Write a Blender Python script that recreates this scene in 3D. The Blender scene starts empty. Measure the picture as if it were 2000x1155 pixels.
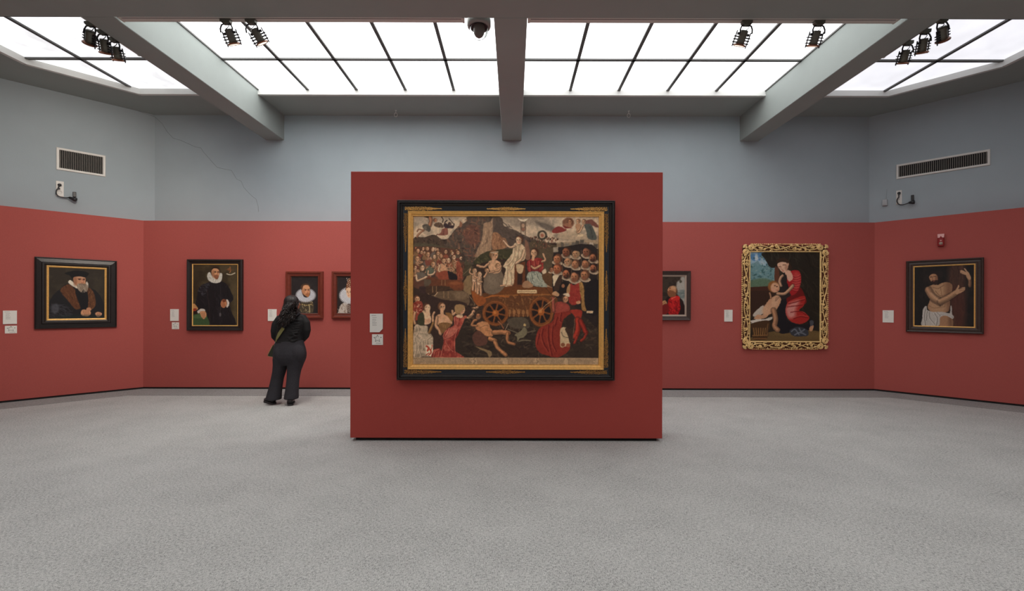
import bpy, bmesh, math, random
import numpy as np
from mathutils import Vector, Matrix

scene = bpy.context.scene
PI = math.pi

# ------------------------------------------------------------------ camera
EYE = 1.5
FPX, CX, CY = 865.0, 1003.0, 597.0          # focal length and vanishing point, in pixels of a 2000 px wide frame
ROLL = math.radians(0.15)
cam_data = bpy.data.cameras.new('camera')
cam_data.sensor_width = 36.0
cam_data.lens = FPX / 2000.0 * 36.0
cam_data.shift_x = -(CX - 1000.0) / 2000.0
cam_data.shift_y = (CY - 577.5) / 2000.0
cam_data.clip_start = 0.05
cam = bpy.data.objects.new('camera', cam_data)
scene.collection.objects.link(cam)
cam.location = (0, 0, EYE)
cam.rotation_euler = (PI / 2, -ROLL, 0)
scene.camera = cam

# ------------------------------------------------------------------ world and exposure
world = bpy.data.worlds.new('world')
scene.world = world
world.use_nodes = True
world.node_tree.nodes['Background'].inputs[0].default_value = (0.75, 0.85, 1.0, 1)
world.node_tree.nodes['Background'].inputs[1].default_value = 0.6
vs = scene.view_settings
scene.display_settings.display_device = 'sRGB'
vs.view_transform = 'Standard'
vs.look = 'None'
vs.gamma = 1.0
vs.use_curve_mapping = False
vs.exposure = 0.0
# daylight coming through the frosted laylight panes (radiance of each bay)
GLOW_LEFT, GLOW_CENTRE_LEFT, GLOW_CENTRE_RIGHT, GLOW_RIGHT, GLOW_HALL = 1.0, 3.6, 2.8, 0.9, 1.02
SPOT_POWER = 10.0

# ------------------------------------------------------------------ helpers
col = scene.collection

def unroll(px, py):
    dx, dy = px - CX, py - CY
    return CX + dx + dy * ROLL, CY + dy - dx * ROLL

def at(px, py, Y):
    px, py = unroll(px, py)
    return Vector(((px - CX) * Y / FPX, Y, EYE + (CY - py) * Y / FPX))

# wall planes: (a, b, c) with a*X + b*Y = c, and the turn of things hung on them
RED = {'back': (0, 1, 7.86), 'left': (-1, 1, 14.43), 'right': (1, 1, 14.266)}
BLUE = {'back': (0, 1, 8.18), 'left': (-1, 1, 14.81), 'right': (1, 1, 14.743)}
TURN = {'back': 0.0, 'left': PI / 4, 'right': -PI / 4}

def on(wall, px, py, red=True, off=0.0):
    """point of a wall (moved off towards the room) seen at a pixel of the frame"""
    a, b, c = (RED if red else BLUE)[wall]
    c = c - off * math.hypot(a, b)
    px, py = unroll(px, py)
    k = (px - CX) / FPX
    Y = c / (a * k + b)
    return Vector((k * Y, Y, EYE + (CY - py) * Y / FPX))

def s2l(c):
    out = []
    for v in c[:3]:
        v = v / 255.0
        out.append(v / 12.92 if v <= 0.04045 else ((v + 0.055) / 1.055) ** 2.4)
    return tuple(out) + (1.0,)

def tag(o, label=None, category=None, group=None, kind=None):
    if label: o['label'] = label
    if category: o['category'] = category
    if group: o['group'] = group
    if kind: o['kind'] = kind
    return o

def empty(name, loc=(0, 0, 0), rz=0.0, parent=None):
    o = bpy.data.objects.new(name, None)
    o.empty_display_size = 0.1
    col.objects.link(o)
    o.location = loc
    o.rotation_euler = (0, 0, rz)
    if parent: o.parent = parent
    return o

def copy_tree(o, parent=None):
    c = o.copy()
    col.objects.link(c)
    c.parent = parent
    for ch in list(o.children):
        copy_tree(ch, c)
    return c

class MB:
    """collects shapes and links them as one mesh object"""
    def __init__(self): self.v, self.f, self.sm = [], [], []
    def add(self, vs, fs, smooth=False):
        n = len(self.v)
        self.v += [tuple(p) for p in vs]
        self.f += [tuple(i + n for i in f) for f in fs]
        self.sm += [smooth] * len(fs)
        return self
    def box(self, x0, y0, z0, x1, y1, z1, M=None, bev=0.0):
        if bev > 0:
            b = bev
            vs, idx = [], {}
            for ix, X in ((0, (x0, x1)), (1, (x1, x0))):
                for iy, Yv in ((0, (y0, y1)), (1, (y1, y0))):
                    for iz, Zv in ((0, (z0, z1)), (1, (z1, z0))):
                        sx = 1 if ix == 0 else -1; sy = 1 if iy == 0 else -1; sz = 1 if iz == 0 else -1
                        idx[ix, iy, iz] = len(vs)
                        vs += [(X[0], Yv[0] + sy * b, Zv[0] + sz * b), (X[0] + sx * b, Yv[0], Zv[0] + sz * b), (X[0] + sx * b, Yv[0] + sy * b, Zv[0])]
            bm = bmesh.new()
            bv = [bm.verts.new(p) for p in vs]
            bmesh.ops.convex_hull(bm, input=bv)
            bmesh.ops.dissolve_limit(bm, angle_limit=0.01, verts=bm.verts, edges=bm.edges)
            bm.verts.index_update()
            V = [v.co.copy() for v in bm.verts]; F = [[v.index for v in f.verts] for f in bm.faces]
            bm.free()
        else:
            V = [Vector(p) for p in ((x0, y0, z0), (x1, y0, z0), (x1, y1, z0), (x0, y1, z0), (x0, y0, z1), (x1, y0, z1), (x1, y1, z1), (x0, y1, z1))]
            F = [(3, 2, 1, 0), (4, 5, 6, 7), (0, 1, 5, 4), (1, 2, 6, 5), (2, 3, 7, 6), (3, 0, 4, 7)]
        if M is not None: V = [M @ v for v in V]
        return self.add(V, F)
    def prism(self, pts, z0, z1, M=None):
        n = len(pts)
        V = [Vector((p[0], p[1], z0)) for p in pts] + [Vector((p[0], p[1], z1)) for p in pts]
        if M is not None: V = [M @ v for v in V]
        F = [tuple(range(n))[::-1], tuple(range(n, 2 * n))] + [(i, (i + 1) % n, (i + 1) % n + n, i + n) for i in range(n)]
        return self.add(V, F)
    def tube(self, pts, r, seg=8, cap=True, flat=1.0):
        pts = [Vector(p) for p in pts]
        n = len(pts)
        rs = r if isinstance(r, (list, tuple)) else [r] * n
        V, F = [], []
        up = Vector((0, 0, 1))
        prev = None
        for i, p in enumerate(pts):
            t = (pts[min(i + 1, n - 1)] - pts[max(i - 1, 0)])
            t = t.normalized() if t.length > 1e-9 else Vector((0, 0, 1))
            if prev is None:
                a = t.cross(up)
                if a.length < 1e-3: a = t.cross(Vector((1, 0, 0)))
            else:
                a = prev - t * prev.dot(t)
                if a.length < 1e-6: a = t.cross(up)
            a.normalize(); prev = a
            b = t.cross(a)
            for k in range(seg):
                th = 2 * PI * k / seg
                V.append(p + a * (math.cos(th) * rs[i]) + b * (math.sin(th) * rs[i] * flat))
        for i in range(n - 1):
            for k in range(seg):
                k2 = (k + 1) % seg
                F.append((i * seg + k, i * seg + k2, (i + 1) * seg + k2, (i + 1) * seg + k))
        if cap:
            F.append(tuple(range(seg))[::-1]); F.append(tuple(range((n - 1) * seg, n * seg)))
        return self.add(V, F, True)
    def lathe(self, prof, seg=24, M=None, cap=True):
        """prof: list of (radius, z)"""
        V, F = [], []
        for r, z in prof:
            for k in range(seg):
                th = 2 * PI * k / seg
                V.append(Vector((r * math.cos(th), r * math.sin(th), z)))
        for i in range(len(prof) - 1):
            for k in range(seg):
                k2 = (k + 1) % seg
                F.append((i * seg + k, i * seg + k2, (i + 1) * seg + k2, (i + 1) * seg + k))
        if cap:
            F.append(tuple(range(seg))[::-1]); F.append(tuple(range((len(prof) - 1) * seg, len(prof) * seg)))
        if M is not None: V = [M @ v for v in V]
        return self.add(V, F, True)
    def blob(self, c, r, seg=8, rings=5, M=None):
        """ellipsoid, r = (rx, ry, rz)"""
        V, F = [], []
        V.append(Vector((0, 0, -1)))
        for i in range(1, rings):
            ph = -PI / 2 + PI * i / rings
            for k in range(seg):
                th = 2 * PI * k / seg
                V.append(Vector((math.cos(ph) * math.cos(th), math.cos(ph) * math.sin(th), math.sin(ph))))
        V.append(Vector((0, 0, 1)))
        for k in range(seg): F.append((0, 1 + (k + 1) % seg, 1 + k))
        for i in range(rings - 2):
            for k in range(seg):
                a = 1 + i * seg + k; b = 1 + i * seg + (k + 1) % seg
                F.append((a, b, b + seg, a + seg))
        L = len(V) - 1
        for k in range(seg): F.append((1 + (rings - 2) * seg + k, 1 + (rings - 2) * seg + (k + 1) % seg, L))
        out = []
        for v in V:
            w = Vector((v.x * r[0], v.y * r[1], v.z * r[2]))
            if M is not None: w = M @ w
            out.append(w + Vector(c))
        return self.add(out, F, True)
    def mesh(self, name, flat=None):
        me = bpy.data.meshes.new(name)
        me.from_pydata(self.v, [], self.f)
        me.polygons.foreach_set('use_smooth', self.sm if flat is None else [not flat] * len(self.f))
        me.update()
        return me
    def build(self, name, m, parent=None, smooth_angle=None):
        me = self.mesh(name)
        o = bpy.data.objects.new(name, me)
        if m: me.materials.append(m)
        col.objects.link(o)
        if parent: o.parent = parent
        if smooth_angle is not None:
            me.polygons.foreach_set('use_smooth', [True] * len(me.polygons))
            me.set_sharp_from_angle(angle=math.radians(smooth_angle))
        return o

def place(name, me, parent=None, loc=(0, 0, 0), rot=(0, 0, 0)):
    o = bpy.data.objects.new(name, me)
    col.objects.link(o)
    o.parent = parent
    o.location = loc
    o.rotation_euler = rot
    return o

# ------------------------------------------------------------------ materials
def new_mat(name):
    m = bpy.data.materials.new(name)
    m.use_nodes = True
    nt = m.node_tree
    return m, nt, nt.nodes['Principled BSDF']

def mat(name, rgb, rough=0.6, metal=0.0, spec=0.5, var=0.0, scale=40.0, bump=0.0, bscale=None, coat=0.0):
    """plain procedural surface: colour with noise variation and fine relief"""
    m, nt, b = new_mat(name)
    c = s2l(rgb)
    b.inputs['Roughness'].default_value = rough
    b.inputs['Metallic'].default_value = metal
    b.inputs['Specular IOR Level'].default_value = spec
    b.inputs['Coat Weight'].default_value = coat
    b.inputs['Base Color'].default_value = c
    if var > 0 or bump > 0:
        tc = nt.nodes.new('ShaderNodeTexCoord')
        nz = nt.nodes.new('ShaderNodeTexNoise')
        nz.inputs['Scale'].default_value = scale
        nz.inputs['Detail'].default_value = 4
        nt.links.new(tc.outputs['Object'], nz.inputs['Vector'])
        if var > 0:
            mr = nt.nodes.new('ShaderNodeMapRange')
            mr.inputs['From Min'].default_value = 0.25; mr.inputs['From Max'].default_value = 0.75
            mr.inputs['To Min'].default_value = 1 - var; mr.inputs['To Max'].default_value = 1 + var
            mr.clamp = True
            nt.links.new(nz.outputs['Fac'], mr.inputs['Value'])
            mx = nt.nodes.new('ShaderNodeVectorMath'); mx.operation = 'SCALE'
            mx.inputs[0].default_value = c[:3]
            nt.links.new(mr.outputs['Result'], mx.inputs['Scale'])
            nt.links.new(mx.outputs['Vector'], b.inputs['Base Color'])
        if bump > 0:
            n2 = nz
            if bscale:
                n2 = nt.nodes.new('ShaderNodeTexNoise'); n2.inputs['Scale'].default_value = bscale
                n2.inputs['Detail'].default_value = 3
                nt.links.new(tc.outputs['Object'], n2.inputs['Vector'])
            bp = nt.nodes.new('ShaderNodeBump')
            bp.inputs['Strength'].default_value = bump
            bp.inputs['Distance'].default_value = 0.01
            nt.links.new(n2.outputs['Fac'], bp.inputs['Height'])
            nt.links.new(bp.outputs['Normal'], b.inputs['Normal'])
    return m

def glow_mat(name, tint, strength, mottle=0.0, scale=1.2):
    """frosted pane or lamp lens that gives off light"""
    m, nt, b = new_mat(name)
    b.inputs['Base Color'].default_value = (0.7, 0.72, 0.74, 1)
    b.inputs['Roughness'].default_value = 0.45
    b.inputs['Emission Color'].default_value = tuple(tint) + (1,)
    b.inputs['Emission Strength'].default_value = strength
    if mottle > 0:
        tc = nt.nodes.new('ShaderNodeTexCoord')
        n1 = nt.nodes.new('ShaderNodeTexNoise'); n1.inputs['Scale'].default_value = scale
        n1.inputs['Detail'].default_value = 6; n1.inputs['Roughness'].default_value = 0.6
        n1.inputs['Distortion'].default_value = 0.8
        nt.links.new(tc.outputs['Object'], n1.inputs['Vector'])
        mr = nt.nodes.new('ShaderNodeMapRange')
        mr.inputs['From Min'].default_value = 0.3; mr.inputs['From Max'].default_value = 0.7
        mr.inputs['To Min'].default_value = strength * (1 - mottle); mr.inputs['To Max'].default_value = strength * (1 + mottle)
        nt.links.new(n1.outputs['Fac'], mr.inputs['Value'])
        nt.links.new(mr.outputs['Result'], b.inputs['Emission Strength'])
    return m

def carpet_mat(name, dark, mid, light):
    m, nt, b = new_mat(name)
    N, L = nt.nodes.new, nt.links.new
    tc = N('ShaderNodeTexCoord')
    def noise(sx, sy, scale, detail=2):
        mp = N('ShaderNodeMapping'); mp.inputs['Scale'].default_value = (sx, sy, 1)
        L(tc.outputs['Object'], mp.inputs['Vector'])
        n = N('ShaderNodeTexNoise'); n.inputs['Scale'].default_value = scale
        n.inputs['Detail'].default_value = detail; n.inputs['Roughness'].default_value = 0.65
        L(mp.outputs['Vector'], n.inputs['Vector'])
        return n.outputs['Fac']
    a = noise(0.25, 1.0, 170, 3)
    c = noise(1.0, 0.3, 170, 3)
    f = noise(0.7, 1, 380, 3)
    big = noise(1, 1, 1.6, 3)
    def math_(op, x, y):
        n = N('ShaderNodeMath'); n.operation = op
        for i, q in enumerate((x, y)):
            if isinstance(q, (int, float)): n.inputs[i].default_value = q
            else: L(q, n.inputs[i])
        return n.outputs[0]
    mn = math_('MINIMUM', a, c)
    s = math_('ADD', math_('MULTIPLY', mn, 0.5), math_('MULTIPLY', f, 0.5))
    s = math_('ADD', s, math_('MULTIPLY', math_('SUBTRACT', big, 0.5), 0.06))
    r = N('ShaderNodeValToRGB')
    e = r.color_ramp.elements
    e[0].position, e[0].color = 0.385, s2l(dark)
    e[1].position, e[1].color = 0.55, s2l(light)
    k = e.new(0.45); k.color = s2l(mid)
    L(s, r.inputs['Fac'])
    L(r.outputs['Color'], b.inputs['Base Color'])
    b.inputs['Roughness'].default_value = 0.95
    b.inputs['Specular IOR Level'].default_value = 0.1
    bp = N('ShaderNodeBump'); bp.inputs['Strength'].default_value = 0.35; bp.inputs['Distance'].default_value = 0.006
    L(s, bp.inputs['Height']); L(bp.outputs['Normal'], b.inputs['Normal'])
    return m

def paint_mat():
    m, nt, b = new_mat('oil_paint')
    a = nt.nodes.new('ShaderNodeAttribute'); a.attribute_name = 'paint'
    nt.links.new(a.outputs['Color'], b.inputs['Base Color'])
    b.inputs['Roughness'].default_value = 0.55
    b.inputs['Specular IOR Level'].default_value = 0.25
    return m

def hair_mat():
    m, nt, b = new_mat('black_hair')
    tc = nt.nodes.new('ShaderNodeTexCoord')
    nz = nt.nodes.new('ShaderNodeTexNoise'); nz.inputs['Scale'].default_value = 22
    nt.links.new(tc.outputs['Object'], nz.inputs['Vector'])
    r = nt.nodes.new('ShaderNodeValToRGB')
    r.color_ramp.elements[0].position, r.color_ramp.elements[0].color = 0.35, s2l((18, 15, 15))
    r.color_ramp.elements[1].position, r.color_ramp.elements[1].color = 0.7, s2l((44, 35, 32))
    nt.links.new(nz.outputs['Fac'], r.inputs['Fac'])
    nt.links.new(r.outputs['Color'], b.inputs['Base Color'])
    b.inputs['Roughness'].default_value = 0.42
    b.inputs['Specular IOR Level'].default_value = 0.4
    return m

M = {}
M['blue'] = mat('blue_grey_wall_paint', (168, 180, 185), 0.85, var=0.025, scale=3.0, bump=0.12, bscale=160)
M['red'] = mat('red_fabric_wall', (172, 84, 77), 0.8, spec=0.35, var=0.14, scale=210, bump=0.25, bscale=260)
M['red_deep'] = mat('red_fabric_partition', (165, 68, 60), 0.8, spec=0.3, var=0.14, scale=210, bump=0.25, bscale=260)
M['plaster'] = mat('white_ceiling_paint', (150, 158, 154), 0.8, var=0.02, scale=4, bump=0.1, bscale=130)
M['beam'] = mat('white_beam_paint', (150, 158, 154), 0.75, var=0.02, scale=5, bump=0.1, bscale=130)
M['trim_white'] = mat('white_trim', (215, 216, 212), 0.5, var=0.02, scale=8)
M['mullion'] = mat('dark_grey_metal_bar', (92, 92, 90), 0.5, metal=0.3, var=0.05, scale=20)
M['black_gap'] = mat('black_plinth_and_gap_shade', (22, 18, 18), 0.8, var=0.05, scale=20)
M['carpet'] = carpet_mat('grey_carpet', (72, 73, 71), (166, 167, 164), (208, 209, 205))
M['carpet_dark'] = carpet_mat('darker_grey_carpet', (95, 95, 93), (142, 142, 140), (166, 166, 164))
M['lamp_body'] = mat('grey_lamp_metal', (108, 108, 98), 0.45, metal=0.4, var=0.05, scale=60)
M['track_white'] = mat('light_grey_track', (205, 203, 196), 0.5, var=0.03, scale=40)
M['lamp_dark'] = mat('dark_lamp_metal', (52, 52, 56), 0.4, metal=0.5, var=0.05, scale=60)
M['black_plastic'] = mat('black_plastic', (38, 38, 40), 0.4, var=0.06, scale=80)
M['white_plastic'] = mat('white_plastic', (230, 228, 221), 0.45, var=0.02, scale=30)
M['grey_plastic'] = mat('grey_plastic', (176, 180, 182), 0.45, var=0.02, scale=30)
M['slat'] = mat('vent_slat_grey', (136, 132, 125), 0.5, metal=0.2, var=0.05, scale=40)
M['dark'] = mat('dark_duct', (14, 13, 13), 0.9, var=0.05, scale=20)
M['alarm_red'] = mat('alarm_red', (140, 8, 14), 0.35, var=0.04, scale=60)
M['alarm_white'] = mat('alarm_lens', (232, 178, 172), 0.3, var=0.03, scale=60)
M['card'] = mat('white_card', (232, 229, 220), 0.6, var=0.015, scale=50)
M['print'] = mat('grey_print', (150, 148, 146), 0.7, var=0.05, scale=400)
M['print_black'] = mat('black_print', (40, 40, 42), 0.7, var=0.05, scale=400)
M['ebony'] = mat('ebonised_wood', (36, 32, 31), 0.38, spec=0.5, var=0.15, scale=30, bump=0.15, bscale=60)
M['ebony_blue'] = mat('blue_black_wood', (30, 36, 42), 0.45, spec=0.4, var=0.18, scale=60, bump=0.2, bscale=90)
M['walnut'] = mat('red_brown_wood', (112, 48, 34), 0.35, spec=0.5, var=0.15, scale=25, bump=0.1, bscale=50)
M['walnut_dark'] = mat('dark_brown_wood', (70, 40, 30), 0.4, spec=0.4, var=0.15, scale=25)
M['brown_frame'] = mat('dark_brown_frame', (58, 42, 36), 0.42, var=0.2, scale=40, bump=0.1)
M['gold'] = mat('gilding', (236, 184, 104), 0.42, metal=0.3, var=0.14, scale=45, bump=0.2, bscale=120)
M['gold_dull'] = mat('dull_gilding', (168, 122, 62), 0.5, metal=0.25, var=0.35, scale=90, bump=0.3, bscale=140)  # duller, more uneven gold for the side and bottom ornaments
M['gold_carved'] = mat('carved_gilding', (240, 204, 138), 0.38, metal=0.2, var=0.22, scale=35, bump=0.15, bscale=120)
M['gold_shadow'] = mat('shaded_gilding', (96, 58, 36), 0.6, metal=0.1, var=0.3, scale=40)  # gold darkened so the colour carries the shade between the carving
M['grey_slip'] = mat('grey_beige_slip', (168, 148, 132), 0.5, metal=0.2, var=0.06, scale=40)
M['canvas_edge'] = mat('dark_canvas', (40, 32, 26), 0.8, var=0.1, scale=60)
M['paint'] = paint_mat()
M['hair'] = hair_mat()
M['skin'] = mat('skin', (176, 124, 98), 0.5, spec=0.4, var=0.05, scale=20)
M['sweater'] = mat('black_knit', (21, 21, 22), 0.75, spec=0.35, var=0.2, scale=60, bump=0.3, bscale=110)
M['trousers'] = mat('charcoal_trousers', (50, 49, 53), 0.9, spec=0.2, var=0.28, scale=130, bump=0.2, bscale=200)
M['shoe'] = mat('black_leather', (28, 29, 31), 0.42, spec=0.5, var=0.1, scale=40)
M['sole'] = mat('dark_sole', (46, 48, 50), 0.6, var=0.08, scale=40)
M['olive'] = mat('olive_webbing', (122, 118, 70), 0.8, var=0.12, scale=120)
M['bag'] = mat('dark_green_bag', (38, 42, 28), 0.6, var=0.12, scale=60)
M['bag_edge'] = mat('tan_piping', (140, 116, 76), 0.6, var=0.08, scale=60)
M['steel'] = mat('steel', (180, 180, 184), 0.3, metal=0.9, var=0.03, scale=50)
M['glass_dark'] = mat('black_lens', (12, 12, 14), 0.1, spec=0.8, var=0.02, scale=20)

# ================================================================== painted pictures (brush strokes rasterised onto a fine grid)
class Cv:
    def __init__(s, x0, y0, x1, y1, nx, bg):
        ny = int(round(nx * (y1 - y0) / (x1 - x0)))
        s.x0, s.y0, s.dx, s.dy = x0, y0, (x1 - x0) / (nx - 1), (y1 - y0) / (ny - 1)
        s.nx, s.ny = nx, ny
        s.xs = x0 + s.dx * np.arange(nx); s.ys = y0 + s.dy * np.arange(ny)
        s.img = np.empty((ny, nx, 3)); s.img[:] = bg
        s.o = (0.0, 0.0, 1.0)
        s.rng = np.random.default_rng(nx * 7 + ny)
        s.clip = None
    def T(s, ox, oy, sc): s.o = (ox, oy, sc); return s
    def m(s, pts): return np.array([(s.o[0] + p[0] / s.o[2], s.o[1] + p[1] / s.o[2]) for p in pts])
    def _win(s, xa, ya, xb, yb):
        i0 = max(0, int((xa - s.x0) / s.dx) - 2); i1 = min(s.nx, int((xb - s.x0) / s.dx) + 4)
        j0 = max(0, int((ya - s.y0) / s.dy) - 2); j1 = min(s.ny, int((yb - s.y0) / s.dy) + 4)
        return i0, i1, j0, j1
    def _put(s, w, mask, colr, a):
        i0, i1, j0, j1 = w
        mask = np.clip(mask, 0, 1) * a
        if s.clip is not None: mask = mask * s.clip[j0:j1, i0:i1]
        c = np.asarray(colr, float)
        s.img[j0:j1, i0:i1] += (c - s.img[j0:j1, i0:i1]) * mask[..., None]
    def polymask(s, pts, soft=0.7, smooth=2):
        P = s.m(pts)
        if smooth:
            a, b, d = np.roll(P, 1, 0), np.roll(P, -1, 0), np.roll(P, -2, 0)
            P = np.stack([P + (t * (b - a) + t * t * (2 * a - 5 * P + 4 * b - d) + t ** 3 * (3 * P - a - 3 * b + d)) / 2 for t in (0, .25, .5, .75)], 1).reshape(-1, 2)
        lo, hi = P.min(0) - soft, P.max(0) + soft
        w = s._win(lo[0], lo[1], hi[0], hi[1])
        if w[0] >= w[1] or w[2] >= w[3]: return w, None
        X, Y = np.meshgrid(s.xs[w[0]:w[1]], s.ys[w[2]:w[3]])
        d = np.full(X.shape, 1e9); ins = np.zeros(X.shape, bool)
        for p, q in zip(P, np.roll(P, -1, 0)):
            e = q - p; L = e @ e + 1e-12
            t = np.clip(((X - p[0]) * e[0] + (Y - p[1]) * e[1]) / L, 0, 1)
            d = np.minimum(d, (X - p[0] - t * e[0]) ** 2 + (Y - p[1] - t * e[1]) ** 2)
            if p[1] != q[1]:
                ins ^= ((p[1] > Y) != (q[1] > Y)) & (X < e[0] * (Y - p[1]) / (e[1] if e[1] else 1e-9) + p[0])
        d = np.sqrt(d); d = np.where(ins, d, -d)
        return w, 0.5 + d / max(soft, 1e-3)
    def poly(s, pts, c, a=1.0, soft=0.7, smooth=2):
        w, mk = s.polymask(pts, soft, smooth)
        if mk is not None: s._put(w, mk, c, a)
        return s
    def sharp(s, pts, c, a=1.0, soft=0.7): return s.poly(pts, c, a, soft, 0)
    def ell(s, cx, cy, rx, ry, c, rot=0.0, a=1.0, soft=0.25):
        (x, y), = s.m([(cx, cy)]); rx /= s.o[2]; ry /= s.o[2]
        R = max(rx, ry) * (1 + soft)
        w = s._win(x - R, y - R, x + R, y + R)
        if w[0] >= w[1] or w[2] >= w[3]: return s
        X, Y = np.meshgrid(s.xs[w[0]:w[1]] - x, s.ys[w[2]:w[3]] - y)
        cr, sr = math.cos(math.radians(rot)), math.sin(math.radians(rot))
        u, v = (X * cr + Y * sr) / rx, (-X * sr + Y * cr) / ry
        d = np.sqrt(u * u + v * v)
        s._put(w, (1 - d) / soft + 0.5, c, a)
        return s
    def line(s, pts, wd, c, a=1.0, taper=False, curve=2):
        P = s.m(pts); wd = wd / s.o[2]
        if curve and len(P) > 2:
            E = np.concatenate([[2 * P[0] - P[1]], P, [2 * P[-1] - P[-2]]])
            Q = []
            for k in range(1, len(E) - 2):
                e0, p, e1, e2 = E[k - 1:k + 3]
                Q += [p + (t * (e1 - e0) + t * t * (2 * e0 - 5 * p + 4 * e1 - e2) + t ** 3 * (3 * p - e0 - 3 * e1 + e2)) / 2 for t in (0, .25, .5, .75)]
            P = np.array(Q + [P[-1]])
        lo, hi = P.min(0) - wd, P.max(0) + wd
        w = s._win(lo[0], lo[1], hi[0], hi[1])
        if w[0] >= w[1] or w[2] >= w[3]: return s
        X, Y = np.meshgrid(s.xs[w[0]:w[1]], s.ys[w[2]:w[3]])
        best = np.full(X.shape, -1e9); n = len(P) - 1
        for i, (p, q) in enumerate(zip(P[:-1], P[1:])):
            e = q - p; L = e @ e + 1e-12
            t = np.clip(((X - p[0]) * e[0] + (Y - p[1]) * e[1]) / L, 0, 1)
            d = np.sqrt((X - p[0] - t * e[0]) ** 2 + (Y - p[1] - t * e[1]) ** 2)
            r = wd / 2
            if taper: r = wd / 2 * (1 - (i + t) / n * 0.75)
            best = np.maximum(best, r - d)
        s._put(w, 0.5 + best / max(0.5, s.dx * 1.0), c, a)
        return s
    def inside(s, pts, smooth=2):
        """later strokes stay inside this outline; call with None to lift it"""
        if pts is None: s.clip = None; return s
        s.clip = None
        w, mk = s.polymask(pts, 0.6, smooth)
        s.clip = np.zeros((s.ny, s.nx))
        if mk is not None: s.clip[w[2]:w[3], w[0]:w[1]] = np.clip(mk, 0, 1)
        return s
    def field(s, scale, seed=0, octaves=3):
        r = np.random.default_rng(seed); out = np.zeros((s.ny, s.nx)); amp = 1.0; tot = 0
        for o in range(octaves):
            g = scale / 2 ** o
            gx, gy = int((s.nx * s.dx) / g) + 3, int((s.ny * s.dy) / g) + 3
            G = r.random((gy, gx)) * 2 - 1
            fx, fy = (s.xs - s.x0) / g, (s.ys - s.y0) / g
            ix, iy = fx.astype(int), fy.astype(int)
            tx, ty = fx - ix, fy - iy
            tx = tx * tx * (3 - 2 * tx); ty = (ty * ty * (3 - 2 * ty))[:, None]
            a = G[iy][:, ix] * (1 - tx) + G[iy][:, ix + 1] * tx
            b = G[iy + 1][:, ix] * (1 - tx) + G[iy + 1][:, ix + 1] * tx
            out += amp * (a * (1 - ty) + b * ty); tot += amp; amp *= .55
        return out / tot
    def mottle(s, scale, amount, seed=0):
        f = s.field(scale, seed) * amount
        if s.clip is not None: f = f * s.clip
        s.img *= (1 + f)[..., None]
        return s
    def warp(s, scale, amount, seed=0):
        """uneven brush edges: every point takes the paint of a near neighbour"""
        u = s.field(scale, seed, 2) * amount / s.dx; v = s.field(scale, seed + 50, 2) * amount / s.dy
        I, J = np.meshgrid(np.arange(s.nx), np.arange(s.ny))
        x = np.clip(I + u, 0, s.nx - 1.001); y = np.clip(J + v, 0, s.ny - 1.001)
        i, j = x.astype(int), y.astype(int); fx, fy = (x - i)[..., None], (y - j)[..., None]
        s.img = (s.img[j, i] * (1 - fx) + s.img[j, i + 1] * fx) * (1 - fy) + (s.img[j + 1, i] * (1 - fx) + s.img[j + 1, i + 1] * fx) * fy
        return s
    def blend(s, scale, c, a, seed=0, thr=0.0):
        f = np.clip((s.field(scale, seed) - thr) * 3, 0, 1) * a
        if s.clip is not None: f = f * s.clip
        s.img += (np.asarray(c, float) - s.img) * f[..., None]
        return s
    def strokes(s, pts, n, L, wd, cols, ang, seed=0, a=0.7, spread=25):
        """scatter short strokes inside an outline"""
        r = random.Random(seed); keep = s.clip
        s.inside(pts)
        xs = [p[0] for p in pts]; ys = [p[1] for p in pts]
        for _ in range(n):
            x, y = r.uniform(min(xs), max(xs)), r.uniform(min(ys), max(ys))
            t = math.radians(ang + r.uniform(-spread, spread)); l = L * r.uniform(.5, 1.2)
            k = r.uniform(-.2, .2) * l
            s.line([(x - l / 2 * math.cos(t), y - l / 2 * math.sin(t)), (x - k * math.sin(t), y + k * math.cos(t)), (x + l / 2 * math.cos(t), y + l / 2 * math.sin(t))], wd * r.uniform(.6, 1.3), r.choice(cols), a)
        s.clip = keep
        return s
    def cloth(s, pts, base, dark, light, folds, wd, seed=0):
        """robe: flat colour, dark and light fold lines given as polylines"""
        s.poly(pts, [v * .45 for v in base], .5, 3.0)
        s.poly(pts, base)
        keep = s.clip; s.inside(pts); s.blend(9, dark, .55, seed + 3, -.05); s.blend(7, light, .45, seed + 9, .1)
        for f in folds:
            s.line(f, wd * 1.7, dark, .75)
            s.line([(x - wd * .9, y - wd * .35) for x, y in f], wd * 1.1, light, .75)
        s.clip = keep
        return s
    def limb(s, pts, wd, c, sh=0.68):
        s.line(pts, wd * 1.3, (44, 32, 28), .4)
        s.line(pts, wd, [v * sh for v in c])
        s.line([(x - wd * .10, y - wd * .10) for x, y in pts], wd * .72, [v * .9 for v in c], .8)
        s.line([(x - wd * .14, y - wd * .16) for x, y in pts], wd * .36, [min(255, v * 1.08) for v in c], .8)
        return s
    def head(s, x, y, r, d=1, skin=(206, 168, 134), hair=(88, 60, 42), beard=None, ruff=None, tilt=0, bald=False):
        if ruff:
            s.ell(x - d * .05 * r, y + r * .95, r * 1.28, r * .62, ruff, rot=d * -10, soft=.12)
            s.ell(x, y + r * .72, r * .85, r * .40, [v * .55 for v in ruff], rot=d * -10, a=.8)
        s.ell(x - d * .1 * r, y + .05 * r, r * 1.16, r * 1.22, (40, 30, 26), a=.35, soft=.5)
        if not bald: s.ell(x - d * .16 * r, y - .16 * r, r * .98, r * 1.06, hair)
        else: s.ell(x - d * .3 * r, y + .05 * r, r * .82, r * .8, hair)
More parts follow.
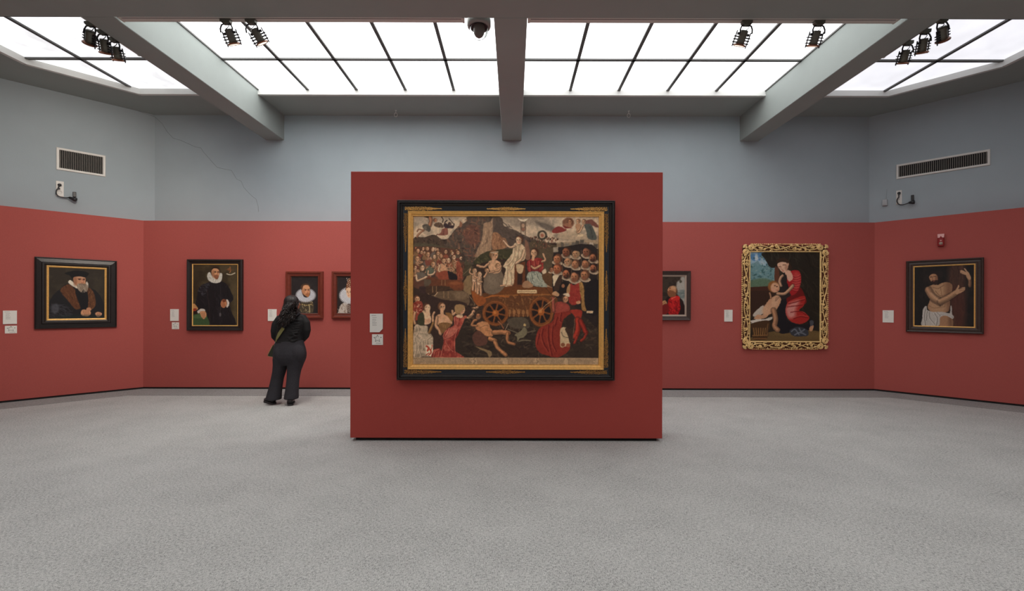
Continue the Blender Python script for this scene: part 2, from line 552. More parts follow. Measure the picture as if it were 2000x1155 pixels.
        s.ell(x + d * .1 * r, y + .08 * r, r * .72, r * .96, skin, rot=d * 6 + tilt)
        s.ell(x - d * .34 * r, y + .22 * r, r * .34, r * .7, [v * .72 for v in skin], a=.7, soft=.8)
        if beard is not None:
            s.ell(x + d * .12 * r, y + .68 * r, r * .56, r * .52, beard, a=.9, soft=.5)
            s.ell(x - d * .34 * r, y + .35 * r, r * .2, r * .45, beard, a=.6, soft=.6)
        dk = [v * .32 for v in skin]
        for e in (-.2, .44):
            s.ell(x + d * e * r, y - .06 * r, r * .15, r * .085, dk, a=.9)
            s.ell(x + d * e * r, y - .22 * r, r * .2, r * .05, dk, a=.45)
        s.line([(x + d * .2 * r, y - .1 * r), (x + d * .32 * r, y + .28 * r), (x + d * .1 * r, y + .34 * r)], r * .11, [v * .62 for v in skin], .8)
        s.ell(x + d * .14 * r, y + .56 * r, r * .24, r * .075, (150, 72, 60), a=.8)
        s.ell(x + d * .3 * r, y - .42 * r, r * .3, r * .22, [min(255, v * 1.12) for v in skin], a=.5, soft=.8)
        return s

PAINTINGS = {}

# ---- 1: old man in black cap (outlines in a 6.8x working scale)
def picture_1():
    c = Cv(96.2, 523.5, 203.2, 621.5, 150, (50, 43, 34)).T(0, 490, 6.796)
    c.blend(18, (66, 58, 44), .6, 3)
    c.poly([(640, 740), (700, 600), (800, 500), (900, 430), (1180, 480), (1300, 560), (1370, 700), (1390, 920), (640, 920)], (30, 29, 31))
    c.strokes([(660, 720), (820, 690), (960, 800), (900, 880), (680, 880)], 46, 120, 9, [(70, 70, 76), (52, 53, 58)], 25, 2, .6)
    c.poly([(690, 720), (760, 700), (780, 780), (730, 830), (690, 790)], (84, 84, 90), .7, 4)
    c.poly([(905, 440), (800, 505), (812, 560), (880, 640), (960, 740), (1010, 775), (1070, 740), (1040, 660), (1000, 540)], (92, 56, 34))
    c.strokes([(905, 440), (800, 505), (812, 560), (880, 640), (960, 740), (1010, 775), (1070, 740), (1040, 660), (1000, 540)], 90, 50, 8, [(120, 74, 46), (66, 38, 24), (104, 66, 42)], 60, 4, .7, 50)
    c.poly([(1140, 490), (1200, 500), (1250, 600), (1255, 720), (1190, 780), (1140, 740), (1160, 620)], (98, 62, 38))
    c.strokes([(1140, 490), (1200, 500), (1250, 600), (1255, 720), (1190, 780), (1140, 740), (1160, 620)], 50, 45, 8, [(132, 86, 52), (72, 44, 28)], 75, 5, .7, 50)
    c.poly([(985, 520), (1070, 500), (1150, 560), (1150, 760), (1080, 780), (1040, 700)], (24, 22, 24))
    c.poly([(905, 395), (935, 392), (1010, 460), (1020, 495), (960, 470), (900, 425)], (222, 212, 192))
    c.poly([(1130, 405), (1155, 420), (1155, 480), (1120, 500)], (206, 196, 178))
    c.poly([(965, 345), (1000, 335), (1110, 340), (1122, 400), (1115, 440), (1060, 470), (1000, 460), (968, 405)], (196, 142, 106))
    c.ell(985, 400, 24, 60, (140, 92, 66), a=.7, soft=.8)
    c.ell(1060, 345, 46, 16, (214, 166, 130), a=.7, soft=.8)
    c.ell(1042, 374, 20, 9, (74, 44, 34)); c.ell(1100, 376, 13, 9, (74, 44, 34))
    c.line([(1020, 358), (1062, 360)], 9, (110, 72, 52), .8); c.line([(1088, 362), (1116, 364)], 8, (110, 72, 52), .8)
    c.line([(1074, 370), (1092, 410), (1070, 418)], 12, (168, 106, 80), .9)
    c.ell(1078, 398, 12, 14, (216, 154, 120), a=.8)
    c.poly([(1010, 440), (1060, 425), (1110, 432), (1140, 440), (1158, 480), (1130, 540), (1098, 505), (1062, 545), (1020, 500)], (150, 132, 112))
    c.strokes([(1010, 440), (1060, 425), (1140, 440), (1158, 480), (1130, 540), (1062, 545), (1020, 500)], 50, 50, 6, [(186, 170, 148), (112, 96, 82), (166, 150, 130)], 80, 6, .7)
    c.line([(1040, 436), (1090, 432), (1120, 438)], 12, (120, 92, 72), .8)
    c.poly([(850, 300), (960, 262), (1080, 258), (1165, 290), (1150, 318), (1120, 345), (1040, 335), (960, 350), (950, 385), (920, 330)], (20, 18, 18))
    c.poly([(1070, 790), (1110, 775), (1180, 790), (1195, 830), (1160, 865), (1090, 860), (1062, 835)], (206, 152, 112))
    for k in range(4): c.line([(1095 + k * 22, 792), (1112 + k * 20, 850)], 6, (136, 84, 60), .8)
    c.poly([(1140, 755), (1185, 748), (1200, 780), (1170, 800), (1135, 785)], (188, 134, 100))
    c.poly([(1255, 820), (1300, 808), (1345, 830), (1330, 860), (1290, 880), (1262, 850)], (206, 152, 114))
    for k in range(3): c.line([(1280 + k * 18, 822), (1288 + k * 16, 866)], 6, (140, 88, 64), .8)
    c.poly([(640, 890), (940, 850), (1400, 868), (1400, 920), (640, 920)], (30, 44, 40), .7, 6)
    c.warp(3, 0.5, 3); c.mottle(1.2, .10, 8)
    return c

# ---- 2: standing man in black with white ruff
def picture_2():
    c = Cv(375.0, 516.0, 462.2, 635.8, 130, (78, 66, 46)).T(320, 490, 6.794)
    c.blend(20, (56, 46, 32), .8, 4); c.poly([(375, 178), (520, 178), (470, 480), (375, 700)], (52, 42, 30), .7, 10)
    c.poly([(880, 500), (970, 480), (970, 990), (930, 990)], (96, 82, 56), .6, 8)
    body = [(560, 420), (640, 395), (760, 405), (830, 450), (890, 570), (910, 640), (860, 700), (880, 800), (930, 1000), (540, 1000), (560, 860), (520, 770), (430, 800), (380, 840), (420, 640), (440, 520), (490, 450)]
    c.poly(body, (33, 29, 31))
    c.strokes(body, 120, 90, 7, [(46, 42, 46), (24, 21, 22), (52, 46, 52)], 78, 5, .6)
    c.strokes([(430, 560), (490, 450), (600, 420), (560, 520), (520, 590)], 34, 55, 8, [(92, 92, 100), (70, 70, 78)], 40, 6, .55, 60)
    c.line([(735, 470), (742, 600), (745, 780)], 6, (64, 56, 58), .8); c.line([(560, 520), (590, 760), (600, 980)], 12, (58, 48, 46), .6)
    c.poly([(562, 310), (590, 278), (640, 300), (750, 290), (758, 350), (740, 405), (680, 424), (610, 410), (570, 370)], (206, 200, 186))
    c.strokes([(562, 310), (590, 278), (640, 360), (700, 390), (755, 330), (758, 360), (740, 405), (680, 424), (610, 410), (570, 370)], 60, 26, 5, [(150, 144, 132), (232, 226, 212)], 60, 3, .8, 70)
    c.ell(668, 270, 62, 72, (62, 44, 34)); c.poly([(612, 235), (660, 205), (705, 215), (715, 250), (640, 240)], (48, 34, 26))
    c.poly([(620, 260), (650, 228), (706, 238), (722, 290), (714, 340), (690, 372), (655, 360), (626, 310)], (212, 156, 112))
    c.ell(640, 300, 18, 46, (150, 98, 68), a=.7, soft=.8)
    c.ell(668, 276, 13, 7, (60, 36, 28)); c.ell(706, 278, 10, 7, (60, 36, 28))
    c.line([(652, 264), (680, 264)], 6, (96, 60, 42), .8); c.line([(696, 266), (716, 268)], 6, (96, 60, 42), .8)
    c.line([(692, 275), (702, 306), (684, 312)], 9, (170, 106, 78), .9)
    c.poly([(650, 325), (688, 316), (716, 326), (700, 372), (670, 366)], (132, 84, 58), .9); c.ell(690, 338, 15, 5, (168, 88, 74))
    c.poly([(740, 690), (770, 640), (810, 650), (822, 710), (790, 755), (752, 740)], (196, 130, 90))
    for k in range(3): c.line([(752 + k * 16, 690), (770 + k * 16, 744)], 6, (120, 70, 48), .8)
    c.poly([(760, 650), (800, 640), (815, 665), (775, 680)], (120, 66, 44))
    c.poly([(812, 645), (838, 650), (855, 700), (830, 750), (815, 740), (826, 690)], (218, 206, 192))
    c.poly([(375, 860), (460, 830), (560, 870), (582, 1000), (370, 1000)], (64, 86, 54)); c.poly([(375, 870), (460, 838), (550, 868), (540, 900), (375, 890)], (84, 106, 68), .8)
    c.poly([(370, 705), (400, 705), (440, 760), (430, 780), (372, 775)], (190, 140, 92)); c.poly([(372, 770), (420, 762), (415, 800), (372, 805)], (152, 58, 36)); c.poly([(372, 805), (460, 800), (430, 835), (372, 845)], (40, 26, 22))
    c.poly([(432, 800), (480, 768), (530, 775), (535, 800), (480, 808), (450, 832)], (208, 196, 182))
    c.poly([(465, 815), (500, 798), (540, 810), (552, 860), (520, 905), (490, 880)], (206, 148, 106))
    for k in range(3): c.line([(490 + k * 17, 825), (505 + k * 14, 890)], 5, (140, 88, 60), .8)
    c.ell(735, 845, 13, 24, (96, 90, 90)); c.line([(735, 740), (735, 820)], 4, (80, 74, 72))
    c.line([(862, 208), (870, 260), (858, 285)], 9, (176, 110, 66)); c.ell(850, 240, 22, 16, (150, 96, 56), a=.7); c.line([(820, 300), (870, 312), (925, 290)], 13, (198, 186, 160)); c.line([(806, 244), (910, 250)], 7, (120, 76, 44), .8)
    for k in range(4): c.line([(400, 205 + k * 16), (560 - k * 20, 202 + k * 16)], 4, (104, 84, 52), .6)
    c.warp(3, 0.5, 3); c.mottle(1.2, .10, 9)
    return c

# ---- 3, 4: ruff portraits
def ruff_rays(c, cx, cy, rx, ry, ix, iy, n, col1, col2):
    c.ell(cx, cy, rx, ry, col1)
    for k in range(n):
        a = 2 * PI * k / n
        c.line([(cx + ix * math.cos(a), cy + iy * math.sin(a)), (cx + rx * 1.04 * math.cos(a), cy + ry * 1.04 * math.sin(a))], rx * .035, col2 if k % 2 else (240, 240, 240), .65)
def picture_3():
    c = Cv(568.4, 539.6, 617.4, 611.0, 84, (42, 36, 36)).T(530, 500, 8.25)
    c.blend(8, (52, 46, 44), .6, 2)
    c.poly([(380, 760), (460, 720), (640, 720), (720, 800), (720, 920), (315, 920)], (40, 36, 36))
    c.poly([(440, 740), (640, 730), (640, 920), (470, 920)], (74, 64, 50)); c.strokes([(450, 740), (640, 730), (640, 910), (470, 910)], 50, 26, 8, [(206, 190, 150), (150, 130, 90), (60, 50, 40)], 70, 3, .8, 80)
    for k in range(11): c.ell(470 + k * 16, 768 + 22 * math.sin(PI * k / 10), 9, 8, (196, 172, 112) if k % 2 else (120, 98, 60))
    c.line([(590, 780), (600, 900)], 16, (196, 178, 130), .8)
    ruff_rays(c, 535, 625, 150, 112, 60, 30, 64, (196, 196, 200), (140, 142, 150))
    c.poly([(460, 500), (500, 640), (560, 660), (600, 620), (605, 540), (590, 470), (480, 460)], (40, 30, 28))
    c.poly([(470, 480), (530, 450), (592, 470), (600, 560), (590, 630), (570, 655), (520, 625), (478, 570)], (216, 156, 112))
    c.poly([(458, 480), (500, 440), (560, 436), (602, 470), (600, 500), (570, 462), (500, 470), (478, 540)], (84, 58, 42))
    c.ell(500, 570, 24, 50, (168, 112, 78), a=.6, soft=.8)
    c.ell(530, 540, 15, 7, (66, 44, 36)); c.ell(578, 540, 12, 7, (66, 44, 36)); c.line([(512, 522), (548, 530)], 7, (110, 74, 52)); c.line([(566, 528), (594, 522)], 7, (110, 74, 52))
    c.line([(562, 535), (576, 575), (556, 582)], 9, (176, 112, 84)); c.poly([(530, 600), (590, 592), (585, 640), (568, 654), (535, 632)], (172, 112, 70)); c.ell(562, 602, 18, 5, (160, 84, 70))
    c.warp(2, 0.3, 3); c.mottle(1.0, .08, 3)
    return c
def picture_4():
    c = Cv(656.4, 539.6, 710.8, 611.0, 92, (42, 36, 36)).T(530, 500, 8.25)
    c.blend(8, (50, 44, 42), .6, 5)
    c.poly([(1050, 910), (1100, 780), (1200, 740), (1350, 740), (1440, 800), (1470, 920), (1040, 920)], (196, 184, 172))
    c.strokes([(1050, 910), (1100, 780), (1200, 740), (1350, 740), (1440, 800), (1470, 910)], 70, 40, 9, [(120, 96, 80), (220, 210, 198), (150, 124, 104)], 80, 4, .7, 30)
    c.line([(1240, 780), (1240, 910)], 60, (74, 52, 46), .8)
    for k in range(12): c.ell(1225 + (k % 3) * 15, 790 + k * 10, 6, 5, (214, 200, 180))
    ruff_rays(c, 1235, 630, 158, 132, 70, 60, 60, (206, 204, 204), (150, 150, 156))
    c.poly([(1185, 510), (1200, 430), (1245, 340), (1300, 430), (1310, 540), (1180, 540)], (120, 70, 40))
    for k in range(18): c.ell(1200 + (k * 37) % 100, 350 + k * 9, 7, 7, (232, 214, 196))
    c.poly([(1188, 540), (1205, 508), (1290, 505), (1308, 560), (1290, 630), (1245, 668), (1205, 630)], (232, 190, 152))
    c.ell(1212, 572, 11, 6, (90, 62, 50)); c.ell(1262, 572, 11, 6, (90, 62, 50)); c.line([(1235, 570), (1230, 606), (1246, 610)], 7, (196, 142, 112)); c.ell(1236, 632, 16, 5, (186, 90, 80))
    c.line([(1198, 556), (1222, 554)], 5, (150, 104, 76)); c.line([(1250, 554), (1276, 556)], 5, (150, 104, 76))
    c.warp(2, 0.3, 3); c.mottle(1.0, .08, 4)
    return c

# ---- 5: bearded man in red, praying
def picture_5():
    c = Cv(1284.0, 537.4, 1337.8, 615.0, 90, (62, 50, 40)).T(1280, 500, 7.7)
    c.blend(9, (44, 34, 28), .8, 2)
    c.poly([(330, 380), (380, 340), (390, 295), (450, 290), (450, 760), (420, 700), (380, 640), (330, 520)], (168, 162, 150), 1, 3)
    c.poly([(330, 520), (450, 500), (450, 620), (370, 620)], (106, 118, 114), .8, 4); c.strokes([(340, 520), (450, 510), (450, 700), (380, 660)], 24, 40, 7, [(70, 84, 84), (150, 152, 144)], -20, 3, .7)
    c.ell(385, 365, 20, 24, (60, 58, 44), a=.8)
    c.poly([(200, 600), (300, 560), (380, 620), (430, 700), (445, 890), (120, 890), (110, 760)], (40, 22, 20))
    rb = [(215, 640), (300, 590), (365, 600), (372, 680), (385, 780), (360, 860), (340, 890), (230, 890), (185, 800), (200, 700)]
    c.poly(rb, (176, 22, 24)); c.strokes(rb, 46, 90, 13, [(96, 6, 12), (206, 40, 36), (120, 10, 14)], 70, 6, .75, 45)
    c.poly([(240, 620), (320, 590), (372, 610), (360, 650), (280, 665)], (204, 40, 34)); c.line([(250, 640), (310, 604)], 12, (232, 120, 96), .8)
    c.ell(270, 520, 68, 78, (96, 64, 42)); c.ell(262, 500, 60, 66, (190, 132, 92)); c.ell(285, 460, 40, 30, (206, 160, 118), a=.7, soft=.6)
    c.poly([(190, 540), (210, 500), (290, 520), (320, 580), (260, 610), (215, 600)], (130, 82, 52)); c.ell(228, 470, 12, 7, (70, 42, 30)); c.line([(215, 470), (200, 500), (214, 512)], 10, (214, 150, 108)); c.line([(200, 528), (222, 524)], 7, (150, 70, 54))
    c.poly([(105, 690), (150, 660), (185, 690), (175, 740), (130, 760), (100, 740)], (196, 140, 96)); c.line([(110, 720), (170, 680)], 6, (110, 66, 44)); c.line([(115, 740), (176, 706)], 6, (110, 66, 44))
    c.poly([(110, 760), (190, 720), (215, 840), (150, 890), (100, 890)], (120, 26, 24))
    c.warp(2.5, 0.4, 3); c.mottle(1.0, .10, 3)
    return c

# ---- 6: kneeling woman in red with a child
def picture_6():
    c = Cv(1467.2, 492.0, 1603.0, 666.2, 200, (44, 37, 28)).T(1430, 460, 4.814)
    c.blend(14, (60, 52, 40), .7, 2)
    # view from the window
    win = [(180, 155), (330, 155), (360, 250), (410, 300), (412, 470), (330, 486), (180, 488)]
    c.sharp(win, (150, 178, 192))
    c.inside(win, 0)
    c.poly([(180, 155), (320, 155), (340, 210), (240, 240), (180, 215)], (84, 128, 168)); c.blend(6, (206, 210, 206), .9, 4, .05)
    c.poly([(180, 290), (225, 255), (250, 240), (290, 275), (420, 320), (420, 500), (180, 500)], (104, 140, 142), .9, 2)
    c.poly([(235, 268), (250, 232), (268, 270)], (120, 150, 156)); c.blend(4, (58, 92, 92), .8, 6, .1); c.blend(3, (170, 186, 176), .6, 7, .25)
    c.poly([(180, 430), (300, 400), (420, 440), (420, 500), (180, 500)], (92, 112, 84), .85, 4); c.poly([(180, 155), (330, 155), (300, 180), (180, 190)], (110, 150, 184), .4, 6)
    c.inside(None)
    c.sharp([(176, 484), (420, 470), (420, 520), (176, 525)], (70, 42, 30)); c.sharp([(176, 520), (420, 515), (380, 640), (176, 770)], (58, 38, 28)); c.poly([(412, 295), (450, 320), (450, 470), (412, 470)], (98, 60, 44))
    # curtain
    c.poly([(318, 155), (840, 155), (840, 900), (640, 900), (640, 400), (430, 250), (410, 300), (360, 290), (330, 230)], (42, 36, 28))
    c.strokes([(318, 155), (640, 155), (560, 300), (410, 300), (350, 270)], 40, 90, 8, [(66, 64, 50), (30, 26, 20)], 70, 3, .6)
    c.strokes([(560, 155), (835, 155), (835, 900), (680, 900), (640, 330)], 70, 110, 9, [(58, 50, 38), (28, 24, 20), (70, 62, 46)], 60, 4, .55, 40)
    # floor
    c.poly([(180, 960), (460, 890), (840, 900), (840, 1000), (180, 1000)], (104, 82, 50)); c.poly([(450, 900), (840, 910), (840, 960), (470, 940)], (120, 96, 58), .6, 6)
    # dark blue-black mantle
    c.poly([(480, 380), (540, 340), (560, 560), (520, 700), (540, 800), (700, 840), (740, 780), (790, 840), (760, 880), (560, 910), (470, 920), (440, 860), (450, 620), (470, 560)], (30, 28, 32))
    c.poly([(560, 880), (640, 855), (720, 890), (715, 940), (600, 945), (555, 915)], (58, 60, 66)); 
    for f in ([(570, 900), (600, 880), (640, 930)], [(640, 870), (660, 900), (690, 880)], [(600, 930), (650, 910), (700, 930)]): c.line(f, 12, (120, 124, 132), .8)
    # red dress, skirt
    c.poly([(530, 500), (640, 480), (690, 560), (700, 640), (540, 660)], (112, 28, 26))
    sk = [(540, 620), (600, 590), (680, 565), (700, 590), (680, 660), (640, 700), (690, 720), (735, 770), (700, 815), (640, 830), (570, 810), (530, 770), (512, 720), (520, 650)]
    c.poly(sk, (170, 44, 38)); c.inside(sk)
    c.poly([(515, 690), (560, 630), (640, 610), (610, 690), (600, 760), (540, 770)], (214, 150, 138), .9, 8)
    for f in ([(540, 640), (600, 625), (690, 600)], [(530, 670), (600, 660), (670, 650)], [(560, 720), (640, 710), (700, 740)], [(590, 780), (650, 760), (720, 770)]): c.line(f, 9, (110, 20, 22), .75); c.line([(x, y - 10) for x, y in f], 6, (214, 112, 98), .45)
    c.inside(None)
    # bodice and sleeve
    bo = [(530, 360), (580, 325), (640, 335), (658, 400), (645, 480), (610, 540), (560, 560), (540, 480), (520, 420)]
    c.poly(bo, (168, 36, 38)); c.inside(bo)
    c.poly([(590, 345), (640, 350), (650, 420), (640, 500), (590, 500), (585, 420)], (196, 68, 64), .9, 8)
    for k in range(7): f = [(572, 380 + k * 22), (610, 390 + k * 22), (655, 372 + k * 24)]; c.line(f, 6, (118, 20, 26), .6); c.line([(x, y - 8) for x, y in f], 6, (220, 120, 108), .4)
    c.inside(None)
    c.poly([(520, 380), (560, 340), (580, 400), (545, 430)], (222, 170, 146)); c.poly([(505, 340), (550, 320), (560, 360), (530, 400)], (222, 172, 144))
    c.poly([(480, 400), (520, 370), (530, 500), (560, 560), (480, 600), (460, 560)], (46, 38, 36))
    # her head
    c.poly([(425, 245), (450, 215), (510, 210), (545, 240), (570, 300), (560, 330), (530, 310), (520, 260), (440, 262)], (58, 40, 28))
    c.poly([(433, 270), (470, 248), (515, 252), (535, 280), (530, 310), (505, 345), (485, 345), (455, 315)], (222, 178, 148))
    c.ell(520, 300, 16, 30, (176, 126, 100), a=.7, soft=.8); c.line([(448, 292), (468, 290)], 6, (104, 66, 48)); c.line([(486, 276), (512, 274)], 6, (104, 66, 48)); c.line([(464, 285), (474, 318), (488, 316)], 6, (180, 124, 98)); c.ell(488, 330, 10, 4, (186, 84, 76)); c.ell(535, 268, 7, 14, (206, 156, 126))
    c.limb([(470, 470), (455, 430), (470, 390), (485, 375)], 24, (206, 160, 128))
    # child
    c.poly([(180, 830), (260, 770), (300, 790), (390, 760), (380, 790), (300, 810), (240, 815), (182, 828)], (206, 194, 178)); c.poly([(205, 745), (300, 655), (310, 720), (250, 760)], (196, 184, 168)); c.poly([(180, 800), (330, 785), (350, 800), (250, 830)], (214, 204, 190))
    c.poly([(370, 590), (430, 560), (470, 590), (455, 650), (410, 720), (360, 740), (330, 770), (270, 785), (215, 780), (250, 745), (300, 745), (305, 680), (345, 620)], (202, 152, 116))
    c.ell(415, 620, 30, 60, (222, 178, 142), rot=20, a=.6, soft=.8); c.ell(330, 700, 40, 50, (216, 170, 134), rot=30, a=.7, soft=.7)
    c.limb([(440, 545), (500, 545), (545, 510), (580, 470)], 28, (210, 162, 126)); c.limb([(375, 585), (372, 560), (366, 540)], 16, (190, 140, 104))
    c.limb([(400, 700), (420, 780), (410, 850), (440, 885)], 46, (184, 134, 98))
    c.ell(400, 478, 52, 54, (148, 96, 52)); c.ell(415, 488, 42, 46, (214, 164, 128)); c.ell(432, 478, 10, 5, (96, 58, 42)); c.ell(412, 470, 9, 5, (96, 58, 42)); c.ell(446, 496, 9, 6, (206, 150, 116)); c.ell(436, 512, 9, 4, (176, 86, 72)); c.ell(395, 510, 20, 16, (222, 160, 132), a=.6, soft=.8)
    for k in range(4): c.limb([(455 - k * 10, 575 + k * 10), (425 - k * 2, 585 + k * 8)], 9, (206, 156, 120))
    # basket, foot
    c.poly([(190, 830), (360, 800), (345, 930), (330, 975), (215, 975), (205, 900)], (74, 50, 30))
    for k in range(7): c.line([(215 + k * 22, 870), (222 + k * 19, 940)], 8, (158, 114, 66), .9)
    c.line([(205, 940), (345, 935)], 9, (138, 98, 56)); c.line([(215, 968), (335, 968)], 9, (128, 88, 50)); c.limb([(350, 830), (340, 900), (350, 940)], 14, (120, 84, 50))
    c.poly([(735, 870), (760, 835), (775, 850), (765, 890), (740, 895)], (196, 146, 108)); c.poly([(740, 800), (775, 800), (770, 840), (745, 845)], (78, 78, 84))
    c.warp(3, 0.5, 3); c.mottle(1.0, .09, 3)
    return c

# ---- 7: bare-chested man at a column
def picture_7():
    c = Cv(1781.4, 516.2, 1906.6, 638.6, 170, (31, 26, 24)).T(1710, 440, 5.02)
    c.blend(14, (42, 34, 30), .7, 3)
    c.poly([(740, 370), (890, 365), (890, 1010), (790, 1010), (740, 700)], (74, 50, 40), 1, 12); c.strokes([(740, 380), (890, 375), (890, 1000), (790, 1000)], 90, 90, 7, [(92, 62, 50), (56, 36, 30), (84, 52, 42)], 88, 4, .6, 8)
    c.poly([(740, 640), (880, 640), (885, 1010), (800, 1010)], (82, 40, 32), .5, 14)
    # torso
    tor = [(500, 600), (560, 570), (640, 560), (700, 548), (760, 570), (765, 640), (745, 720), (740, 800), (720, 850), (620, 860), (540, 850), (505, 800), (530, 720), (500, 680), (488, 640)]
    c.poly(tor, (172, 130, 96)); c.inside(tor)
    c.poly([(560, 590), (680, 570), (700, 660), (640, 700), (580, 680)], (190, 150, 112), .8, 10); c.poly([(700, 548), (770, 560), (750, 850), (700, 860), (690, 700)], (128, 92, 68), .8, 12)
    c.poly([(520, 770), (620, 760), (700, 790), (680, 850), (560, 850)], (186, 146, 110), .8, 10); c.line([(560, 600), (620, 610), (680, 575)], 9, (126, 90, 66), .7); c.line([(640, 590), (660, 680), (690, 760), (688, 800)], 8, (128, 92, 68), .6); c.line([(520, 790), (580, 812), (680, 800)], 8, (134, 98, 72), .6)
    c.line([(590, 640), (650, 690), (730, 660)], 10, (120, 86, 64), .6); c.ell(640, 790, 7, 9, (96, 66, 48)); c.inside(None)
    c.limb([(510, 625), (560, 700), (640, 748)], 72, (182, 138, 104)); c.limb([(640, 745), (720, 710), (800, 660)], 56, (186, 142, 106)); c.line([(540, 660), (620, 730)], 22, (206, 166, 128), .6)
    c.poly([(795, 640), (830, 590), (840, 600), (832, 620), (890, 600), (898, 620), (890, 640), (840, 665), (805, 672)], (192, 148, 112)); c.line([(838, 622), (892, 612)], 4, (120, 84, 62)); c.line([(840, 640), (896, 630)], 4, (120, 84, 62)); c.line([(820, 620), (832, 585)], 12, (196, 152, 116))
    c.limb([(945, 590), (945, 540), (938, 510)], 34, (140, 102, 76)); c.poly([(905, 480), (930, 455), (955, 500), (950, 530), (925, 520)], (190, 146, 110))
    for a, b in (((915, 480), (852, 455)), ((912, 470), (850, 440)), ((918, 462), (862, 436)), ((928, 462), (892, 418))): c.line([a, b], 11, (198, 154, 118))
    # loin cloth and leg
    c.poly([(630, 880), (700, 870), (765, 900), (765, 1010), (640, 1010)], (166, 124, 92)); c.poly([(730, 900), (770, 910), (770, 1010), (735, 1010)], (112, 80, 60), .8, 8)
    c.poly([(470, 800), (495, 795), (500, 830), (560, 852), (660, 850), (720, 862), (745, 860), (750, 790), (762, 800), (765, 870), (785, 900), (770, 920), (700, 890), (640, 910), (620, 1000), (445, 1000), (445, 920), (450, 840)], (188, 180, 170))
    for f in ([(480, 820), (470, 900), (480, 990)], [(520, 860), (530, 920), (590, 990)], [(580, 870), (610, 920), (600, 990)], [(640, 870), (700, 880), (770, 905)], [(500, 850), (490, 940)], [(600, 860), (640, 890)]): c.line(f, 10, (118, 110, 102), .7); c.line([(x - 11, y - 3) for x, y in f], 8, (220, 214, 204), .7)
    # head
    c.ell(572, 500, 62, 66, (40, 28, 24)); c.poly([(600, 480), (640, 500), (640, 560), (600, 570)], (38, 26, 22))
    c.poly([(520, 490), (545, 462), (592, 465), (612, 500), (606, 540), (580, 560), (550, 545), (528, 515)], (182, 134, 98)); c.ell(600, 510, 16, 36, (120, 82, 60), a=.7, soft=.7)
    c.line([(530, 492), (552, 490)], 6, (56, 36, 28)); c.line([(568, 486), (594, 486)], 6, (56, 36, 28)); c.line([(560, 492), (556, 522), (570, 524)], 7, (140, 96, 70)); c.poly([(545, 535), (580, 525), (615, 530), (600, 570), (570, 568)], (52, 34, 28)); c.ell(572, 534, 12, 4, (140, 74, 62))
    c.warp(3, 0.5, 3); c.mottle(1.1, .10, 5)
    return c

